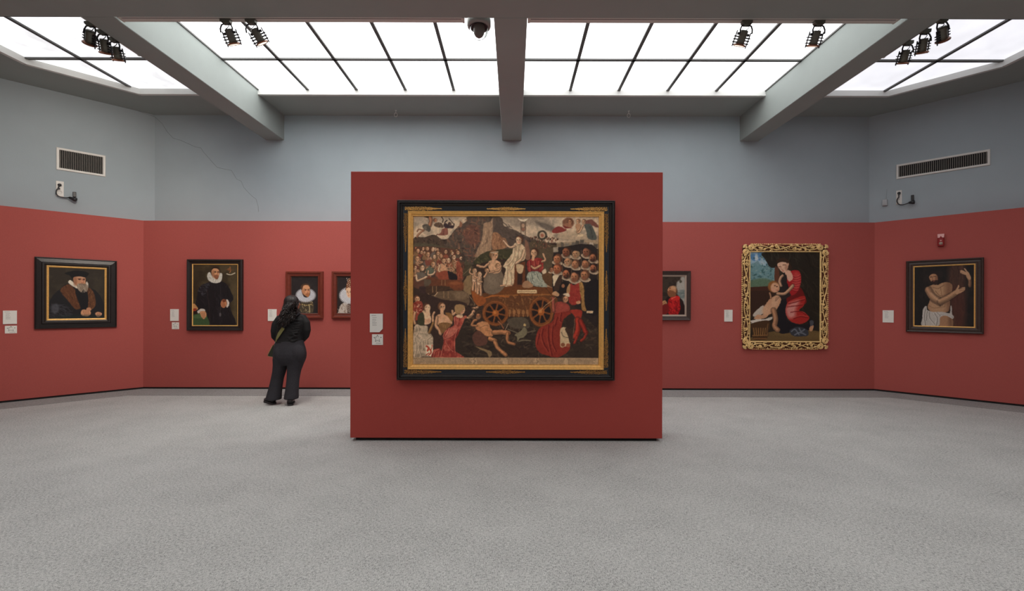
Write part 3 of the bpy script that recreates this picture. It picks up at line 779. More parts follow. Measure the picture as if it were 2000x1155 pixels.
# ---- 8: the crowded procession
def picture_8():
    c = Cv(805.2, 419.0, 1171.6, 713.2, 470, (58, 46, 40))
    G = (770, 380, 3.1227)
    A, B, C3 = (800, 415, 11.554), (920, 415, 11.554), (1045, 415, 11.554)
    D, E, F = (800, 510, 11.554), (920, 510, 11.554), (1045, 510, 11.554)
    J, K, L = (800, 605, 10.5), (920, 605, 10.5), (1045, 605, 10.5)
    R = random.Random(8)
    SK, PALE, RUD = (204, 164, 132), (218, 186, 158), (176, 118, 88)
    # sky
    c.T(*G)
    sky = [(108, 120), (1256, 120), (1256, 300), (900, 280), (760, 240), (400, 260), (108, 270)]
    c.sharp(sky, (190, 178, 160)); c.inside(sky, 0)
    c.poly([(108, 120), (380, 120), (330, 160), (108, 175)], (160, 152, 142), .8, 8)
    c.poly([(108, 190), (430, 150), (360, 250), (108, 270)], (208, 194, 172), .7, 8)
    c.blend(16, (146, 138, 128), .6, 2, .12); c.blend(9, (210, 196, 174), .5, 3, .2)
    c.poly([(640, 120), (900, 120), (980, 200), (840, 170), (760, 190)], (128, 120, 112), .6, 6); c.poly([(860, 150), (960, 175), (990, 215), (930, 205)], (92, 88, 84), .8, 4)
    c.poly([(980, 230), (1110, 230), (1250, 240), (1250, 265), (1080, 270), (1000, 262)], (132, 122, 112), .8, 4)
    c.inside(None)
    # far crowd on the horizon and dark hill
    c.poly([(108, 262), (180, 250), (240, 235), (290, 270), (330, 290), (480, 300), (480, 400), (108, 400)], (78, 66, 56))
    c.strokes([(108, 262), (180, 250), (240, 235), (290, 270), (330, 290), (480, 300), (480, 330), (108, 320)], 150, 14, 5, [(50, 42, 38), (104, 84, 72), (86, 70, 62)], 80, 4, .8, 60)
    c.poly([(108, 300), (200, 290), (300, 310), (400, 330), (480, 420), (108, 420)], (84, 82, 66), .9, 3)
    # the mountain
    c.poly([(330, 250), (380, 190), (440, 150), (450, 122), (640, 122), (670, 180), (740, 205), (800, 240), (860, 270), (860, 360), (560, 380), (470, 420), (400, 330), (300, 300)], (86, 76, 70))
    hill = [(330, 250), (380, 190), (450, 130), (560, 125), (520, 300), (480, 400), (400, 330), (300, 290)]
    c.strokes(hill, 130, 26, 8, [(120, 84, 70), (60, 50, 46), (104, 90, 76), (132, 96, 78)], 50, 5, .7, 70)
    c.strokes([(560, 125), (640, 122), (740, 205), (860, 270), (840, 300), (640, 230)], 60, 30, 10, [(70, 66, 66), (98, 86, 82), (58, 52, 52)], 30, 6, .7, 40)
    c.poly([(430, 190), (470, 170), (520, 200), (510, 290), (460, 300), (420, 250)], (122, 76, 64), .6, 5)
    c.strokes([(400, 180), (520, 200), (520, 400), (440, 400), (380, 300)], 40, 22, 6, [(160, 110, 84), (60, 44, 42), (138, 88, 70)], 60, 7, .75, 60)
    # the pale pinnacle
    pin = [(545, 165), (580, 155), (600, 130), (625, 150), (600, 220), (590, 330), (540, 380), (490, 410), (500, 340), (530, 270), (540, 200)]
    c.poly(pin, (158, 134, 112)); c.strokes(pin, 50, 46, 7, [(184, 160, 134), (112, 94, 80), (138, 116, 98)], 98, 8, .7, 14)
    c.poly([(600, 130), (640, 122), (650, 180), (620, 330), (590, 330), (600, 220)], (84, 76, 72), .85, 3)
    c.poly([(598, 230), (625, 220), (660, 250), (680, 260), (690, 310), (600, 325)], (150, 112, 84)); c.strokes([(598, 230), (625, 220), (690, 300), (600, 325)], 26, 22, 5, [(178, 136, 104), (112, 78, 60)], 80, 9, .8, 30)
    c.poly([(560, 340), (760, 325), (780, 400), (700, 410), (650, 380), (480, 420)], (66, 66, 46)); c.blend(4, (104, 100, 68), .0)
    c.strokes([(500, 350), (700, 340), (720, 400), (480, 420)], 40, 20, 8, [(96, 94, 62), (50, 52, 36)], 20, 10, .6, 40)
    # right-hand middle ground with banners and crowd
    c.poly([(840, 270), (930, 280), (1000, 300), (1256, 290), (1256, 480), (960, 480), (840, 330)], (86, 76, 60))
    c.strokes([(840, 245), (1000, 270), (1000, 310), (840, 320)], 70, 12, 5, [(60, 46, 40), (150, 116, 92), (116, 70, 60), (70, 62, 54)], 80, 12, .8, 50)
    for k in range(16): c.ell(835 + k * 11, 252 + 6 * math.sin(k * 1.9) + max(0, (k - 9)) * 2, 5, 6, (70, 48, 38) if k % 2 else (120, 86, 68))
    c.sharp([(995, 282), (1256, 262), (1256, 320), (995, 330)], (150, 136, 116), .8)
    for (x, y, w_, h_, q) in ((1022, 280, 16, 40, 92), (1046, 284, 26, 28, 120), (1088, 280, 24, 32, 104), (1112, 268, 22, 42, 78), (1138, 262, 26, 24, 84), (1140, 285, 30, 30, 96), (1196, 280, 24, 40, 176), (1224, 290, 24, 26, 78), (1160, 280, 22, 34, 110)):
        c.sharp([(x, y), (x + w_, y + 2), (x + w_ - 2, y + h_), (x - 2, y + h_ - 2)], (q, q * .97, q * .92), .95)
    # laurel wreath on a pole, standard
    c.ell(905, 236, 29, 30, (56, 54, 46)); c.ell(905, 236, 19, 20, (180, 162, 142)); c.ell(906, 238, 9, 11, (160, 100, 80)); c.line([(904, 266), (904, 330)], 4, (80, 66, 50))
    c.ell(787, 182, 16, 34, (110, 98, 88)); c.ell(787, 176, 10, 12, (166, 140, 120)); c.ell(787, 200, 9, 10, (142, 100, 84)); c.line([(772, 150), (774, 236)], 4, (98, 82, 68)); c.line([(803, 150), (801, 240)], 4, (98, 82, 68)); c.poly([(755, 132), (787, 140), (820, 130), (800, 150), (775, 150)], (214, 206, 190))
    # angels in the clouds
    c.poly([(1000, 240), (1060, 210), (1150, 225), (1230, 250), (1160, 262), (1040, 262)], (176, 162, 142), .9, 4)
    c.poly([(965, 212), (1000, 182), (1050, 195), (1048, 210), (990, 225)], (132, 52, 48)); 
    c.ell(1062, 160, 42, 38, (208, 196, 176)); c.ell(1066, 158, 36, 32, (122, 84, 66)); c.head(1078, 152, 14, -1, (176, 126, 96), (92, 60, 44)); c.poly([(1040, 170), (1070, 160), (1090, 180), (1060, 190)], (150, 104, 82)); c.poly([(1030, 175), (1060, 185), (1090, 190), (1050, 194)], (120, 46, 42))
    c.head(1126, 150, 13, -1, SK, (110, 76, 52)); c.poly([(1112, 168), (1140, 166), (1142, 205), (1118, 208)], (182, 142, 112)); c.limb([(1140, 175), (1132, 200), (1118, 215)], 8, SK)
    c.head(1162, 152, 13, -1, SK, (96, 64, 48)); c.limb([(1158, 172), (1140, 210), (1126, 222)], 12, (206, 172, 142)); c.poly([(1172, 150), (1210, 138), (1246, 170), (1250, 190), (1210, 175), (1180, 185)], (116, 72, 66)); c.poly([(1166, 172), (1205, 168), (1232, 220), (1240, 262), (1190, 258), (1178, 215)], (80, 88, 88)); c.line([(1200, 180), (1216, 250)], 7, (58, 66, 68), .7)
    c.sharp([(1126, 232), (1160, 230), (1158, 244), (1122, 245)], (206, 192, 164))
    # demons upper left
    c.T(*A)
    c.poly([(300, 50), (480, 45), (440, 90), (380, 80)], (64, 52, 46)); c.limb([(440, 70), (460, 160), (430, 260)], 78, (166, 118, 92)); c.head(560, 135, 42, 1, (176, 126, 98), (104, 72, 56))
    c.poly([(530, 220), (620, 180), (700, 200), (750, 300), (620, 290), (540, 270)], (92, 78, 68)); c.strokes([(530, 220), (700, 200), (750, 310), (560, 280)], 24, 60, 10, [(50, 42, 38), (134, 104, 84)], 70, 3, .7)
    c.poly([(260, 260), (350, 220), (430, 260), (455, 360), (410, 405), (340, 360), (300, 350)], (84, 82, 78)); c.ell(330, 310, 34, 40, (130, 126, 118), a=.6); c.limb([(300, 370), (220, 420), (160, 480), (145, 525)], 34, (168, 122, 96)); c.limb([(280, 360), (180, 340), (150, 395)], 26, (156, 110, 86))
    c.line([(700, 50), (735, 110), (725, 180)], 22, (56, 48, 46))
    c.poly([(740, 230), (800, 200), (880, 240), (980, 260), (970, 310), (860, 320), (780, 310)], (62, 50, 58)); c.head(895, 220, 38, 1, (96, 76, 70), (54, 42, 42)); c.limb([(770, 230), (790, 170), (820, 140)], 24, (70, 56, 58)); c.line([(870, 90), (985, 225)], 16, (58, 48, 48)); c.limb([(980, 270), (985, 220)], 24, (74, 60, 60))
    c.poly([(720, 330), (830, 320), (845, 450), (780, 480), (690, 480), (600, 470), (680, 420)], (136, 88, 78)); c.line([(760, 340), (740, 470)], 14, (104, 60, 56), .7); c.line([(610, 450), (575, 490)], 14, (96, 70, 60))
    c.poly([(1110, 200), (1130, 150), (1180, 220), (1150, 290), (1110, 270)], (150, 106, 84))
    # crowd of women, left
    c.T(*G)
    c.poly([(108, 330), (150, 310), (230, 310), (380, 330), (420, 390), (415, 520), (300, 540), (108, 560)], (96, 66, 54))
    robes = [(128, 70, 58), (86, 84, 74), (150, 84, 64), (104, 96, 92), (64, 56, 54), (140, 110, 78), (112, 62, 54)]
    for k in range(46):
        x, y = R.uniform(112, 415), R.uniform(350, 470)
        c.poly([(x - 16, y + 8), (x, y - 10), (x + 16, y + 10), (x + 18, y + 46), (x - 18, y + 46)], R.choice(robes), .9)
    for k in range(34):
        x, y = R.uniform(112, 412), R.uniform(312, 470); c.head(x, y, R.uniform(8, 12), R.choice((-1, 1)), R.choice((SK, PALE, RUD)), R.choice([(96, 64, 46), (124, 88, 58), (60, 44, 38)]))
        c.poly([(x - 13, y + 26), (x, y + 10), (x + 13, y + 26), (x + 12, y + 44), (x - 12, y + 44)], R.choice(robes), .85)
    for k in range(36):
        x, y = R.uniform(112, 410), R.uniform(360, 470); c.limb([(x, y), (x + R.uniform(-14, 18), y + 18), (x + R.uniform(-20, 26), y + 26)], 7, (196, 154, 124))
    for x, y, r, d in ((138, 334, 13, 1), (196, 322, 12, 1), (230, 324, 13, 1), (262, 350, 13, 1), (312, 340, 13, -1), (384, 345, 13, 1), (160, 345, 11, 1), (200, 358, 14, 1), (134, 384, 16, 1), (360, 374, 14, 1), (330, 392, 14, -1), (296, 396, 15, 1), (242, 372, 12, -1), (232, 418, 15, 1), (162, 444, 17, 1), (404, 380, 11, -1), (350, 350, 10, 1), (280, 366, 11, 1), (170, 322, 11, 1)):
        c.head(x, y, r, d, SK if R.random() < .6 else PALE, R.choice([(96, 64, 46), (124, 88, 58), (74, 52, 42)]))
    c.T(*D)
    c.poly([(120, 270), (200, 230), (330, 260), (330, 360), (190, 450), (120, 430)], (104, 98, 92)); c.limb([(130, 300), (150, 420), (260, 390), (360, 340)], 46, PALE); c.head(265, 130, 62, 1, PALE, (112, 84, 62))
    c.poly([(350, 170), (450, 110), (530, 180), (500, 280), (380, 290)], (92, 104, 92)); c.limb([(400, 200), (400, 290), (500, 280), (550, 220)], 38, PALE)
    c.poly([(640, 60), (740, 40), (840, 150), (830, 240), (700, 240), (640, 180)], (196, 154, 122)); c.limb([(660, 80), (645, 200), (760, 260)], 44, PALE); c.poly([(640, 240), (830, 200), (890, 330), (850, 400), (640, 390)], (142, 72, 52))
    c.poly([(1040, 0), (1130, 0), (1190, 200), (1170, 410), (1060, 420), (1050, 250)], (138, 70, 52)); c.strokes([(1040, 0), (1130, 0), (1190, 200), (1170, 410), (1060, 420)], 20, 130, 16, [(104, 48, 40), (172, 100, 76)], 85, 3, .6, 10)
    c.poly([(850, 210), (1000, 260), (1060, 320), (1050, 410), (900, 410), (860, 300)], (38, 32, 36))
    c.T(*G)
    c.strokes([(400, 380), (480, 380), (480, 600), (400, 600)], 40, 18, 6, [(120, 106, 78), (60, 54, 42), (96, 84, 62)], 30, 31, .6, 80)
    c.T(*D)
    # rocks and grass behind the cart's putti
    c.poly([(1200, 480), (1300, 300), (1400, 250), (1400, 720), (1300, 720), (1190, 620)], (134, 114, 84)); c.poly([(1250, 100), (1400, 60), (1400, 250), (1260, 320), (1190, 300)], (74, 68, 52)); c.line([(1210, 280), (1390, 100)], 8, (178, 160, 130), .8)
    # horse, ox, donkey
    c.poly([(320, 390), (480, 350), (700, 400), (1100, 410), (1200, 500), (1190, 640), (1000, 650), (860, 560), (500, 560), (330, 560)], (104, 62, 42)); c.ell(1020, 520, 190, 100, (126, 70, 42), a=.8, soft=.6); c.ell(1000, 480, 120, 40, (156, 94, 58), a=.6, soft=.8)
    c.poly([(310, 410), (440, 400), (470, 470), (400, 560), (320, 560)], (92, 82, 70)); c.poly([(330, 560), (900, 560), (700, 690), (460, 740), (350, 700)], (72, 54, 42))
    c.poly([(600, 700), (860, 660), (1180, 660), (1320, 760), (1350, 960), (1290, 1010), (900, 900), (740, 880), (600, 830)], (102, 86, 68)); c.ell(1150, 760, 150, 90, (130, 112, 90), a=.7, soft=.7); c.poly([(760, 870), (900, 890), (880, 1100), (800, 1150), (740, 980)], (74, 60, 48))
    c.poly([(450, 790), (540, 760), (600, 830), (560, 960), (540, 1040), (480, 1040), (470, 940)], (124, 106, 84)); c.ell(520, 860, 14, 16, (44, 34, 28)); c.ell(505, 1000, 36, 40, (150, 132, 110), a=.8); c.line([(620, 690), (550, 770)], 22, (178, 156, 128)); c.line([(400, 720), (450, 790)], 20, (120, 100, 82))
    c.poly([(210, 570), (330, 560), (340, 700), (260, 740), (200, 660)], (62, 46, 46))
    for x in (500, 585): c.line([(x, 555), (x, 690)], 14, (170, 136, 98), .8)
    for x in (712, 790): c.line([(x, 410), (x - 2, 530)], 14, (170, 136, 98), .8)
    for x in (755, 855): c.line([(x, 680), (x + 2, 820)], 18, (150, 122, 90), .8)
    c.line([(900, 870), (1150, 950), (1470, 990)], 10, (160, 140, 110), .9); c.line([(1320, 740), (1400, 860), (1470, 980)], 9, (190, 170, 140), .9)
    # women lower left
    c.T(*G)
    c.poly([(108, 620), (300, 640), (470, 690), (560, 1000), (108, 1000)], (58, 44, 40))
    c.head(134, 636, 20, 1, SK, (98, 64, 48)); c.poly([(108, 665), (160, 650), (170, 700), (150, 760), (108, 760)], (150, 66, 54)); c.strokes([(110, 665), (165, 655), (160, 720), (110, 720)], 26, 16, 5, [(224, 196, 170), (96, 30, 28)], 20, 4, .8, 60)
    c.T(*J)
    c.limb([(90, 60), (70, 180), (90, 290)], 50, SK); c.poly([(240, 40), (330, 20), (410, 120), (420, 260), (340, 310), (270, 280)], PALE); c.ell(300, 230, 46, 50, (196, 150, 122), a=.7, soft=.7); c.ell(380, 230, 38, 44, (196, 150, 122), a=.7, soft=.7); c.poly([(150, 130), (250, 50), (290, 200), (270, 330), (160, 300)], (62, 66, 48))
    wht = [(110, 310), (230, 330), (350, 340), (360, 470), (430, 510), (470, 600), (460, 720), (420, 960), (250, 980), (60, 990), (60, 480)]
    c.cloth(wht, (176, 166, 150), (116, 106, 92), (212, 202, 186), [[(160, 340), (180, 460), (120, 560)], [(130, 480), (250, 480), (400, 510)], [(120, 560), (220, 640), (350, 620), (430, 560)], [(200, 680), (180, 800), (220, 960)], [(90, 600), (130, 800), (90, 980)], [(260, 660), (260, 840)], [(350, 640), (350, 720)]], 12)
    c.T(*G); c.head(196, 690, 24, 1, PALE, (92, 60, 46)); c.line([(196, 700), (205, 730)], 22, PALE)
    c.head(288, 684, 24, 1, SK, (110, 76, 54)); c.line([(286, 700), (288, 725)], 20, SK)
    c.T(*J)
    c.limb([(490, 50), (460, 130), (470, 280)], 44, SK); c.limb([(470, 280), (420, 400), (390, 480)], 50, (150, 116, 72))
    c.poly([(520, 150), (600, 90), (720, 100), (850, 200), (840, 320), (640, 330), (530, 280)], (202, 160, 128)); c.ell(650, 240, 44, 42, (218, 180, 150), a=.7, soft=.7); c.ell(760, 200, 40, 42, (212, 172, 142), a=.7, soft=.7); c.limb([(545, 160), (530, 330), (590, 410), (620, 500)], 64, (204, 162, 130))
    c.poly([(720, 60), (830, 70), (880, 150), (860, 250), (790, 160)], (136, 100, 58)); c.poly([(590, 280), (850, 290), (760, 400), (700, 480), (640, 480)], (124, 92, 58)); c.strokes([(590, 280), (850, 290), (760, 400), (680, 490)], 20, 60, 10, [(96, 68, 42), (152, 118, 76)], 60, 2, .7)
    c.limb([(930, 60), (880, 100), (870, 20)], 46, SK)
    red = [(900, 140), (1060, 160), (1080, 330), (1060, 600), (1100, 800), (1180, 990), (430, 990), (480, 840), (600, 810), (640, 860), (690, 640), (670, 540), (760, 400), (900, 320)]
    c.cloth(red, (164, 72, 62), (108, 34, 34), (206, 126, 110), [[(760, 420), (690, 560), (760, 600), (900, 520), (990, 400)], [(700, 620), (680, 760), (650, 960)], [(740, 650), (800, 780), (900, 880)], [(980, 420), (930, 640), (940, 900)], [(1050, 400), (1010, 700), (1060, 960)], [(600, 830), (520, 880), (490, 980)], [(600, 880), (590, 980)], [(830, 340), (780, 480), (720, 560)], [(920, 160), (930, 300)], [(1010, 180), (990, 310)]], 13)
    c.poly([(760, 440), (900, 350), (980, 400), (880, 520), (740, 590)], (196, 124, 112), .6, 6)
    c.poly([(930, 130), (1060, 80), (1080, 150), (1020, 170)], PALE); c.poly([(1060, 180), (1130, 120), (1200, 160), (1190, 260), (1110, 300), (1060, 250)], (190, 100, 84)); c.limb([(1190, 170), (1260, 110), (1310, 30)], 62, SK); c.limb([(1090, 360), (1130, 480), (1200, 540)], 40, SK)
    c.poly([(1070, 560), (1210, 560), (1215, 740), (1150, 800), (1070, 760)], (142, 56, 48)); c.sharp([(1070, 610), (1212, 605), (1212, 680), (1070, 688)], (176, 166, 150))
    c.sharp([(300, 730), (465, 725), (470, 860), (420, 985), (320, 930)], (212, 202, 186)); c.line([(330, 760), (380, 800), (350, 860)], 34, (176, 70, 52)); c.line([(380, 800), (430, 880), (380, 950)], 28, (176, 70, 52)); c.line([(450, 740), (440, 800), (420, 850)], 16, (176, 70, 52)); c.line([(330, 940), (380, 900)], 18, (176, 70, 52))
    c.T(*G); c.head(408, 702, 26, 1, SK, (150, 116, 76)); c.poly([(366, 680), (395, 668), (430, 680), (400, 720), (375, 730)], (158, 130, 92)); c.limb([(478, 690), (500, 690), (512, 680)], 12, SK)
    # dark ground
    c.poly([(420, 780), (460, 760), (560, 800), (880, 730), (1256, 760), (1256, 1000), (430, 1000)], (52, 44, 38)); c.strokes([(430, 800), (1250, 790), (1250, 1000), (430, 1000)], 90, 60, 12, [(70, 60, 52), (40, 32, 30), (66, 54, 44)], 5, 14, .6, 30)
    c.strokes([(430, 800), (1250, 760), (1250, 1000), (430, 1000)], 170, 24, 6, [(92, 78, 66), (34, 28, 26), (80, 62, 50), (104, 90, 74)], 10, 32, .5, 80)
    c.strokes([(420, 640), (480, 620), (560, 780), (440, 800)], 60, 20, 6, [(86, 68, 54), (36, 30, 28), (104, 84, 64)], 40, 33, .6, 60)
    # the chariot
    c.poly([(470, 570), (540, 600), (640, 570), (960, 570), (1000, 640), (990, 720), (820, 740), (700, 740), (560, 690), (480, 620)], (100, 64, 38))
    c.poly([(640, 560), (970, 560), (990, 600), (640, 612)], (110, 66, 34)); c.line([(640, 612), (980, 606)], 8, (150, 96, 48)); c.line([(520, 640), (600, 615), (700, 620)], 9, (170, 100, 44))
    c.strokes([(640, 615), (980, 610), (960, 730), (700, 735)], 90, 22, 5, [(146, 104, 64), (92, 54, 28), (160, 112, 66)], 70, 13, .75, 70)
    for k in range(5): c.ell(705 + k * 28, 715, 10, 16, (150, 106, 66)); c.ell(705 + k * 28, 738, 4, 7, (150, 106, 66))
    c.poly([(470, 560), (500, 590), (560, 640), (520, 680), (480, 640)], (150, 84, 40))
    for wx, wy, rx, ry in ((618, 722, 82, 80), (900, 712, 78, 96)):
        c.ell(wx, wy, rx, ry, (120, 70, 36), soft=.05); c.ell(wx, wy, rx * .74, ry * .74, (40, 30, 28), soft=.06)
        for k in range(8):
            a = k * PI / 4 + .2; c.line([(wx, wy), (wx + rx * .8 * math.cos(a), wy + ry * .8 * math.sin(a))], 10, (126, 74, 38))
        c.ell(wx, wy, rx * .26, ry * .26, (164, 92, 40)); c.ell(wx - 3, wy - 3, rx * .12, ry * .12, (196, 124, 60))
        pts = [(wx + rx * .9 * math.cos(t), wy + ry * .9 * math.sin(t)) for t in np.linspace(0, 2 * PI, 26)]; c.line(pts, 4, (170, 108, 58), .6, curve=0)
    c.sharp([(752, 577), (872, 577), (874, 598), (750, 598)], (214, 190, 150)); 
    for k in range(9): c.line([(758 + k * 12, 588), (766 + k * 12, 588)], 5, (120, 90, 64), .7)
    # woman with children, left on the chariot
    c.poly([(560, 480), (620, 450), (660, 470), (670, 560), (610, 605), (550, 590), (545, 520)], (112, 102, 90)); c.ell(600, 520, 34, 44, (134, 124, 110), a=.6, soft=.8)
    c.poly([(570, 410), (600, 390), (640, 400), (655, 440), (640, 470), (590, 470)], (204, 166, 134)); c.head(610, 362, 27, 1, SK, (128, 96, 66)); c.line([(590, 345), (630, 342)], 8, (176, 160, 140)); c.line([(606, 380), (604, 402)], 18, SK); c.limb([(575, 415), (545, 435), (505, 428)], 15, SK); c.limb([(650, 430), (635, 455), (600, 465)], 14, SK)
    c.head(632, 428, 13, 1, SK, (130, 96, 66)); c.head(566, 458, 13, 1, SK, (140, 104, 72)); c.limb([(566, 470), (556, 485), (548, 498)], 12, SK); c.limb([(580, 470), (610, 462)], 9, SK)
    for x, y in ((488, 460), (518, 480)):
        c.limb([(x, y + 20), (x - 2, y + 50), (x + 2, y + 75)], 30, PALE); c.limb([(x - 6, y + 72), (x - 10, y + 120)], 13, SK); c.limb([(x + 8, y + 72), (x + 10, y + 130)], 14, SK); c.head(x + 2, y, 14, 1, PALE, (160, 124, 90)); c.limb([(x - 10, y + 24), (x - 30, y + 10), (x - 26, y - 12)], 9, SK); c.limb([(x + 6, y + 28), (x - 8, y + 44), (x + 16, y + 48)], 9, SK)
    # seated woman in white, centre
    c.poly([(800, 270), (820, 290), (832, 380), (800, 380)], (130, 96, 80)); c.sharp([(732, 420), (800, 400), (800, 556), (720, 556)], (104, 60, 36)); c.sharp([(752, 470), (785, 468), (782, 545), (752, 545)], (52, 36, 30)); c.poly([(745, 420), (790, 425), (780, 475), (752, 465)], (190, 172, 142))
    wt = [(732, 290), (770, 288), (802, 320), (796, 390), (740, 410), (735, 470), (728, 540), (700, 555), (662, 545), (680, 450), (664, 430), (690, 390), (720, 350)]
    c.cloth(wt, (206, 188, 160), (150, 132, 108), (230, 216, 192), [[(735, 320), (730, 380), (690, 430)], [(760, 310), (750, 380), (715, 450)], [(690, 440), (690, 500), (680, 545)], [(712, 470), (716, 540)], [(780, 330), (770, 380)], [(670, 430), (700, 420)]], 4.5)
    c.limb([(735, 305), (706, 312), (682, 290), (668, 272)], 13, PALE); c.limb([(796, 330), (782, 378), (745, 412)], 15, PALE); c.head(762, 268, 23, -1, PALE, (92, 62, 44)); c.limb([(650, 552), (680, 548)], 9, SK); c.limb([(695, 552), (718, 550)], 9, SK)
    # woman in red and blue
    c.cloth([(815, 400), (850, 380), (905, 385), (912, 440), (890, 470), (830, 470), (812, 430)], (150, 54, 50), (104, 26, 30), (190, 96, 84), [[(830, 400), (836, 460)], [(860, 400), (866, 450)], [(890, 400), (880, 450)]], 5)
    c.cloth([(820, 470), (880, 462), (920, 500), (960, 545), (930, 560), (850, 550), (815, 520)], (146, 160, 154), (84, 98, 96), (196, 206, 196), [[(840, 480), (850, 530), (900, 550)], [(870, 475), (890, 520), (940, 545)], [(830, 500), (840, 540)]], 5)
    c.limb([(905, 400), (925, 390), (912, 355)], 13, SK); c.limb([(840, 430), (860, 445), (895, 425)], 13, SK); c.head(856, 346, 24, -1, SK, (74, 48, 36)); c.line([(852, 365), (848, 388)], 17, SK); c.limb([(940, 552), (970, 560)], 11, SK); c.poly([(790, 530), (820, 520), (850, 550), (830, 565), (785, 560)], (160, 126, 98))
    c.poly([(905, 480), (970, 470), (985, 560), (930, 540)], (96, 70, 46)); c.poly([(905, 460), (925, 445), (930, 470), (910, 478)], (200, 186, 164))
    # grave men in ruffs, right
    c.poly([(975, 350), (1030, 310), (1256, 330), (1256, 780), (1190, 760), (1060, 640), (975, 600)], (42, 36, 36))
    RF = (186, 172, 154)
    for x, y, r, d, sk, hr_, bd, bald in ((1054, 340, 27, -1, (150, 92, 66), (60, 40, 30), (92, 56, 40), False), (1112, 352, 24, -1, (182, 142, 108), (150, 126, 98), (150, 122, 96), True), (1178, 340, 27, -1, (150, 100, 76), (70, 48, 38), (110, 72, 54), True), (1220, 374, 25, -1, (172, 110, 78), (50, 34, 28), (48, 32, 28), False),
        (998, 384, 26, -1, (190, 128, 92), (96, 60, 42), (140, 88, 60), False), (1062, 400, 24, -1, (186, 140, 106), (130, 104, 80), (160, 136, 108), True), (1110, 416, 25, -1, (186, 132, 98), (92, 62, 46), (128, 90, 66), False), (1172, 414, 25, -1, (180, 124, 90), (104, 72, 54), (112, 76, 56), True), (1222, 440, 25, -1, (178, 112, 80), (46, 32, 28), (46, 32, 28), False),
        (998, 445, 27, -1, (190, 118, 82), (106, 60, 40), (128, 76, 50), False), (1056, 476, 27, -1, (182, 112, 78), (44, 30, 26), (52, 36, 30), False), (1168, 484, 28, -1, (188, 132, 96), (96, 64, 46), (120, 80, 58), False), (1106, 494, 29, -1, (196, 136, 100), (86, 56, 42), (120, 78, 56), True), (962, 452, 14, 1, (170, 120, 92), (90, 60, 46), None, False)):
        c.head(x, y, r, d, sk, hr_, bd, RF, 0, bald)
    for x in (1032, 1088, 1146, 1248): c.line([(x, 330), (x, 560)], 3, (150, 126, 100), .6)
    c.sharp([(974, 312), (1004, 310), (1004, 342), (974, 342)], (166, 160, 148), .9)
    c.T(*F)
    c.poly([(420, 300), (560, 310), (500, 420), (440, 550), (420, 420)], (208, 196, 172)); c.poly([(560, 310), (620, 300), (610, 480), (560, 640), (450, 640), (450, 540), (500, 420)], (66, 50, 42)); c.poly([(620, 460), (760, 480), (760, 640), (560, 740), (560, 640)], (34, 29, 29)); c.ell(650, 540, 40, 44, (150, 104, 78))
    # man in red doublet and hose
    db = [(815, 490), (900, 520), (1010, 470), (1060, 560), (1050, 870), (980, 950), (860, 980), (780, 880), (780, 660)]
    c.poly(db, (150, 50, 44)); c.strokes(db, 90, 40, 7, [(110, 26, 28), (184, 92, 74), (130, 40, 36)], 85, 5, .6, 10)
    c.poly([(1020, 470), (1090, 460), (1140, 640), (1190, 900), (1200, 1090), (1090, 1090), (1060, 800), (1030, 600)], (150, 116, 66)); c.strokes([(1020, 470), (1090, 460), (1190, 900), (1200, 1090), (1090, 1090)], 50, 34, 9, [(92, 52, 30), (196, 164, 104)], 80, 6, .75, 60); c.poly([(740, 600), (810, 480), (800, 700), (740, 720)], (168, 132, 92)); c.ell(1000, 920, 54, 40, (196, 146, 114))
    c.poly([(1150, 560), (1450, 400), (1460, 1150), (1200, 1150)], (32, 29, 32))
    c.sharp([(1190, 1110), (1340, 1112), (1335, 1170), (1190, 1165)], (204, 190, 162)); c.line([(1215, 1138), (1300, 1140)], 14, (150, 96, 70), .7)
    c.T(*L)
    c.poly([(740, 0), (980, 0), (970, 160), (950, 250), (870, 230), (830, 120)], (160, 52, 40)); c.limb([(900, 200), (900, 420), (850, 560)], 108, (168, 52, 38)); c.limb([(880, 560), (850, 640), (830, 690)], 50, (160, 52, 40)); c.limb([(960, 230), (1030, 380), (1070, 470)], 96, (150, 44, 34)); c.limb([(1080, 500), (1030, 590), (970, 640)], 54, (150, 50, 38)); c.line([(838, 180), (800, 590)], 10, (150, 110, 90))
    # kneeling figure in the long red gown
    gn = [(430, 60), (560, -60), (700, -40), (760, 60), (680, 140), (600, 200), (560, 380), (540, 620), (560, 740), (740, 760), (700, 860), (600, 940), (460, 990), (300, 960), (100, 880), (20, 720), (40, 520), (110, 370), (260, 300), (380, 220)]
    c.poly(gn, (134, 46, 36)); c.inside(gn)
    for f in ([(300, 330), (290, 560), (330, 780), (370, 940)], [(400, 300), (370, 520), (390, 720), (460, 860)], [(180, 400), (160, 560), (200, 700), (290, 860)], [(480, 150), (430, 330)], [(560, 60), (540, 220), (590, 260)], [(100, 500), (60, 720)]): c.line(f, 24, (92, 22, 24), .75); c.line([(x - 26, y) for x, y in f], 22, (164, 70, 56), .6)
    c.inside(None)
    c.poly([(545, 385), (690, 370), (700, 520), (740, 680), (720, 740), (640, 760), (545, 770), (535, 600)], (186, 172, 142)); c.poly([(640, 380), (800, 330), (790, 640), (740, 690), (690, 520)], (62, 48, 40)); c.line([(555, 460), (610, 550), (700, 570)], 10, (60, 48, 40)); c.ell(590, 725, 44, 40, (132, 84, 60)); c.ell(700, 735, 46, 40, (150, 82, 60))
    c.poly([(660, 150), (790, 90), (820, 330), (690, 370)], (50, 40, 36))
    c.T(*F)
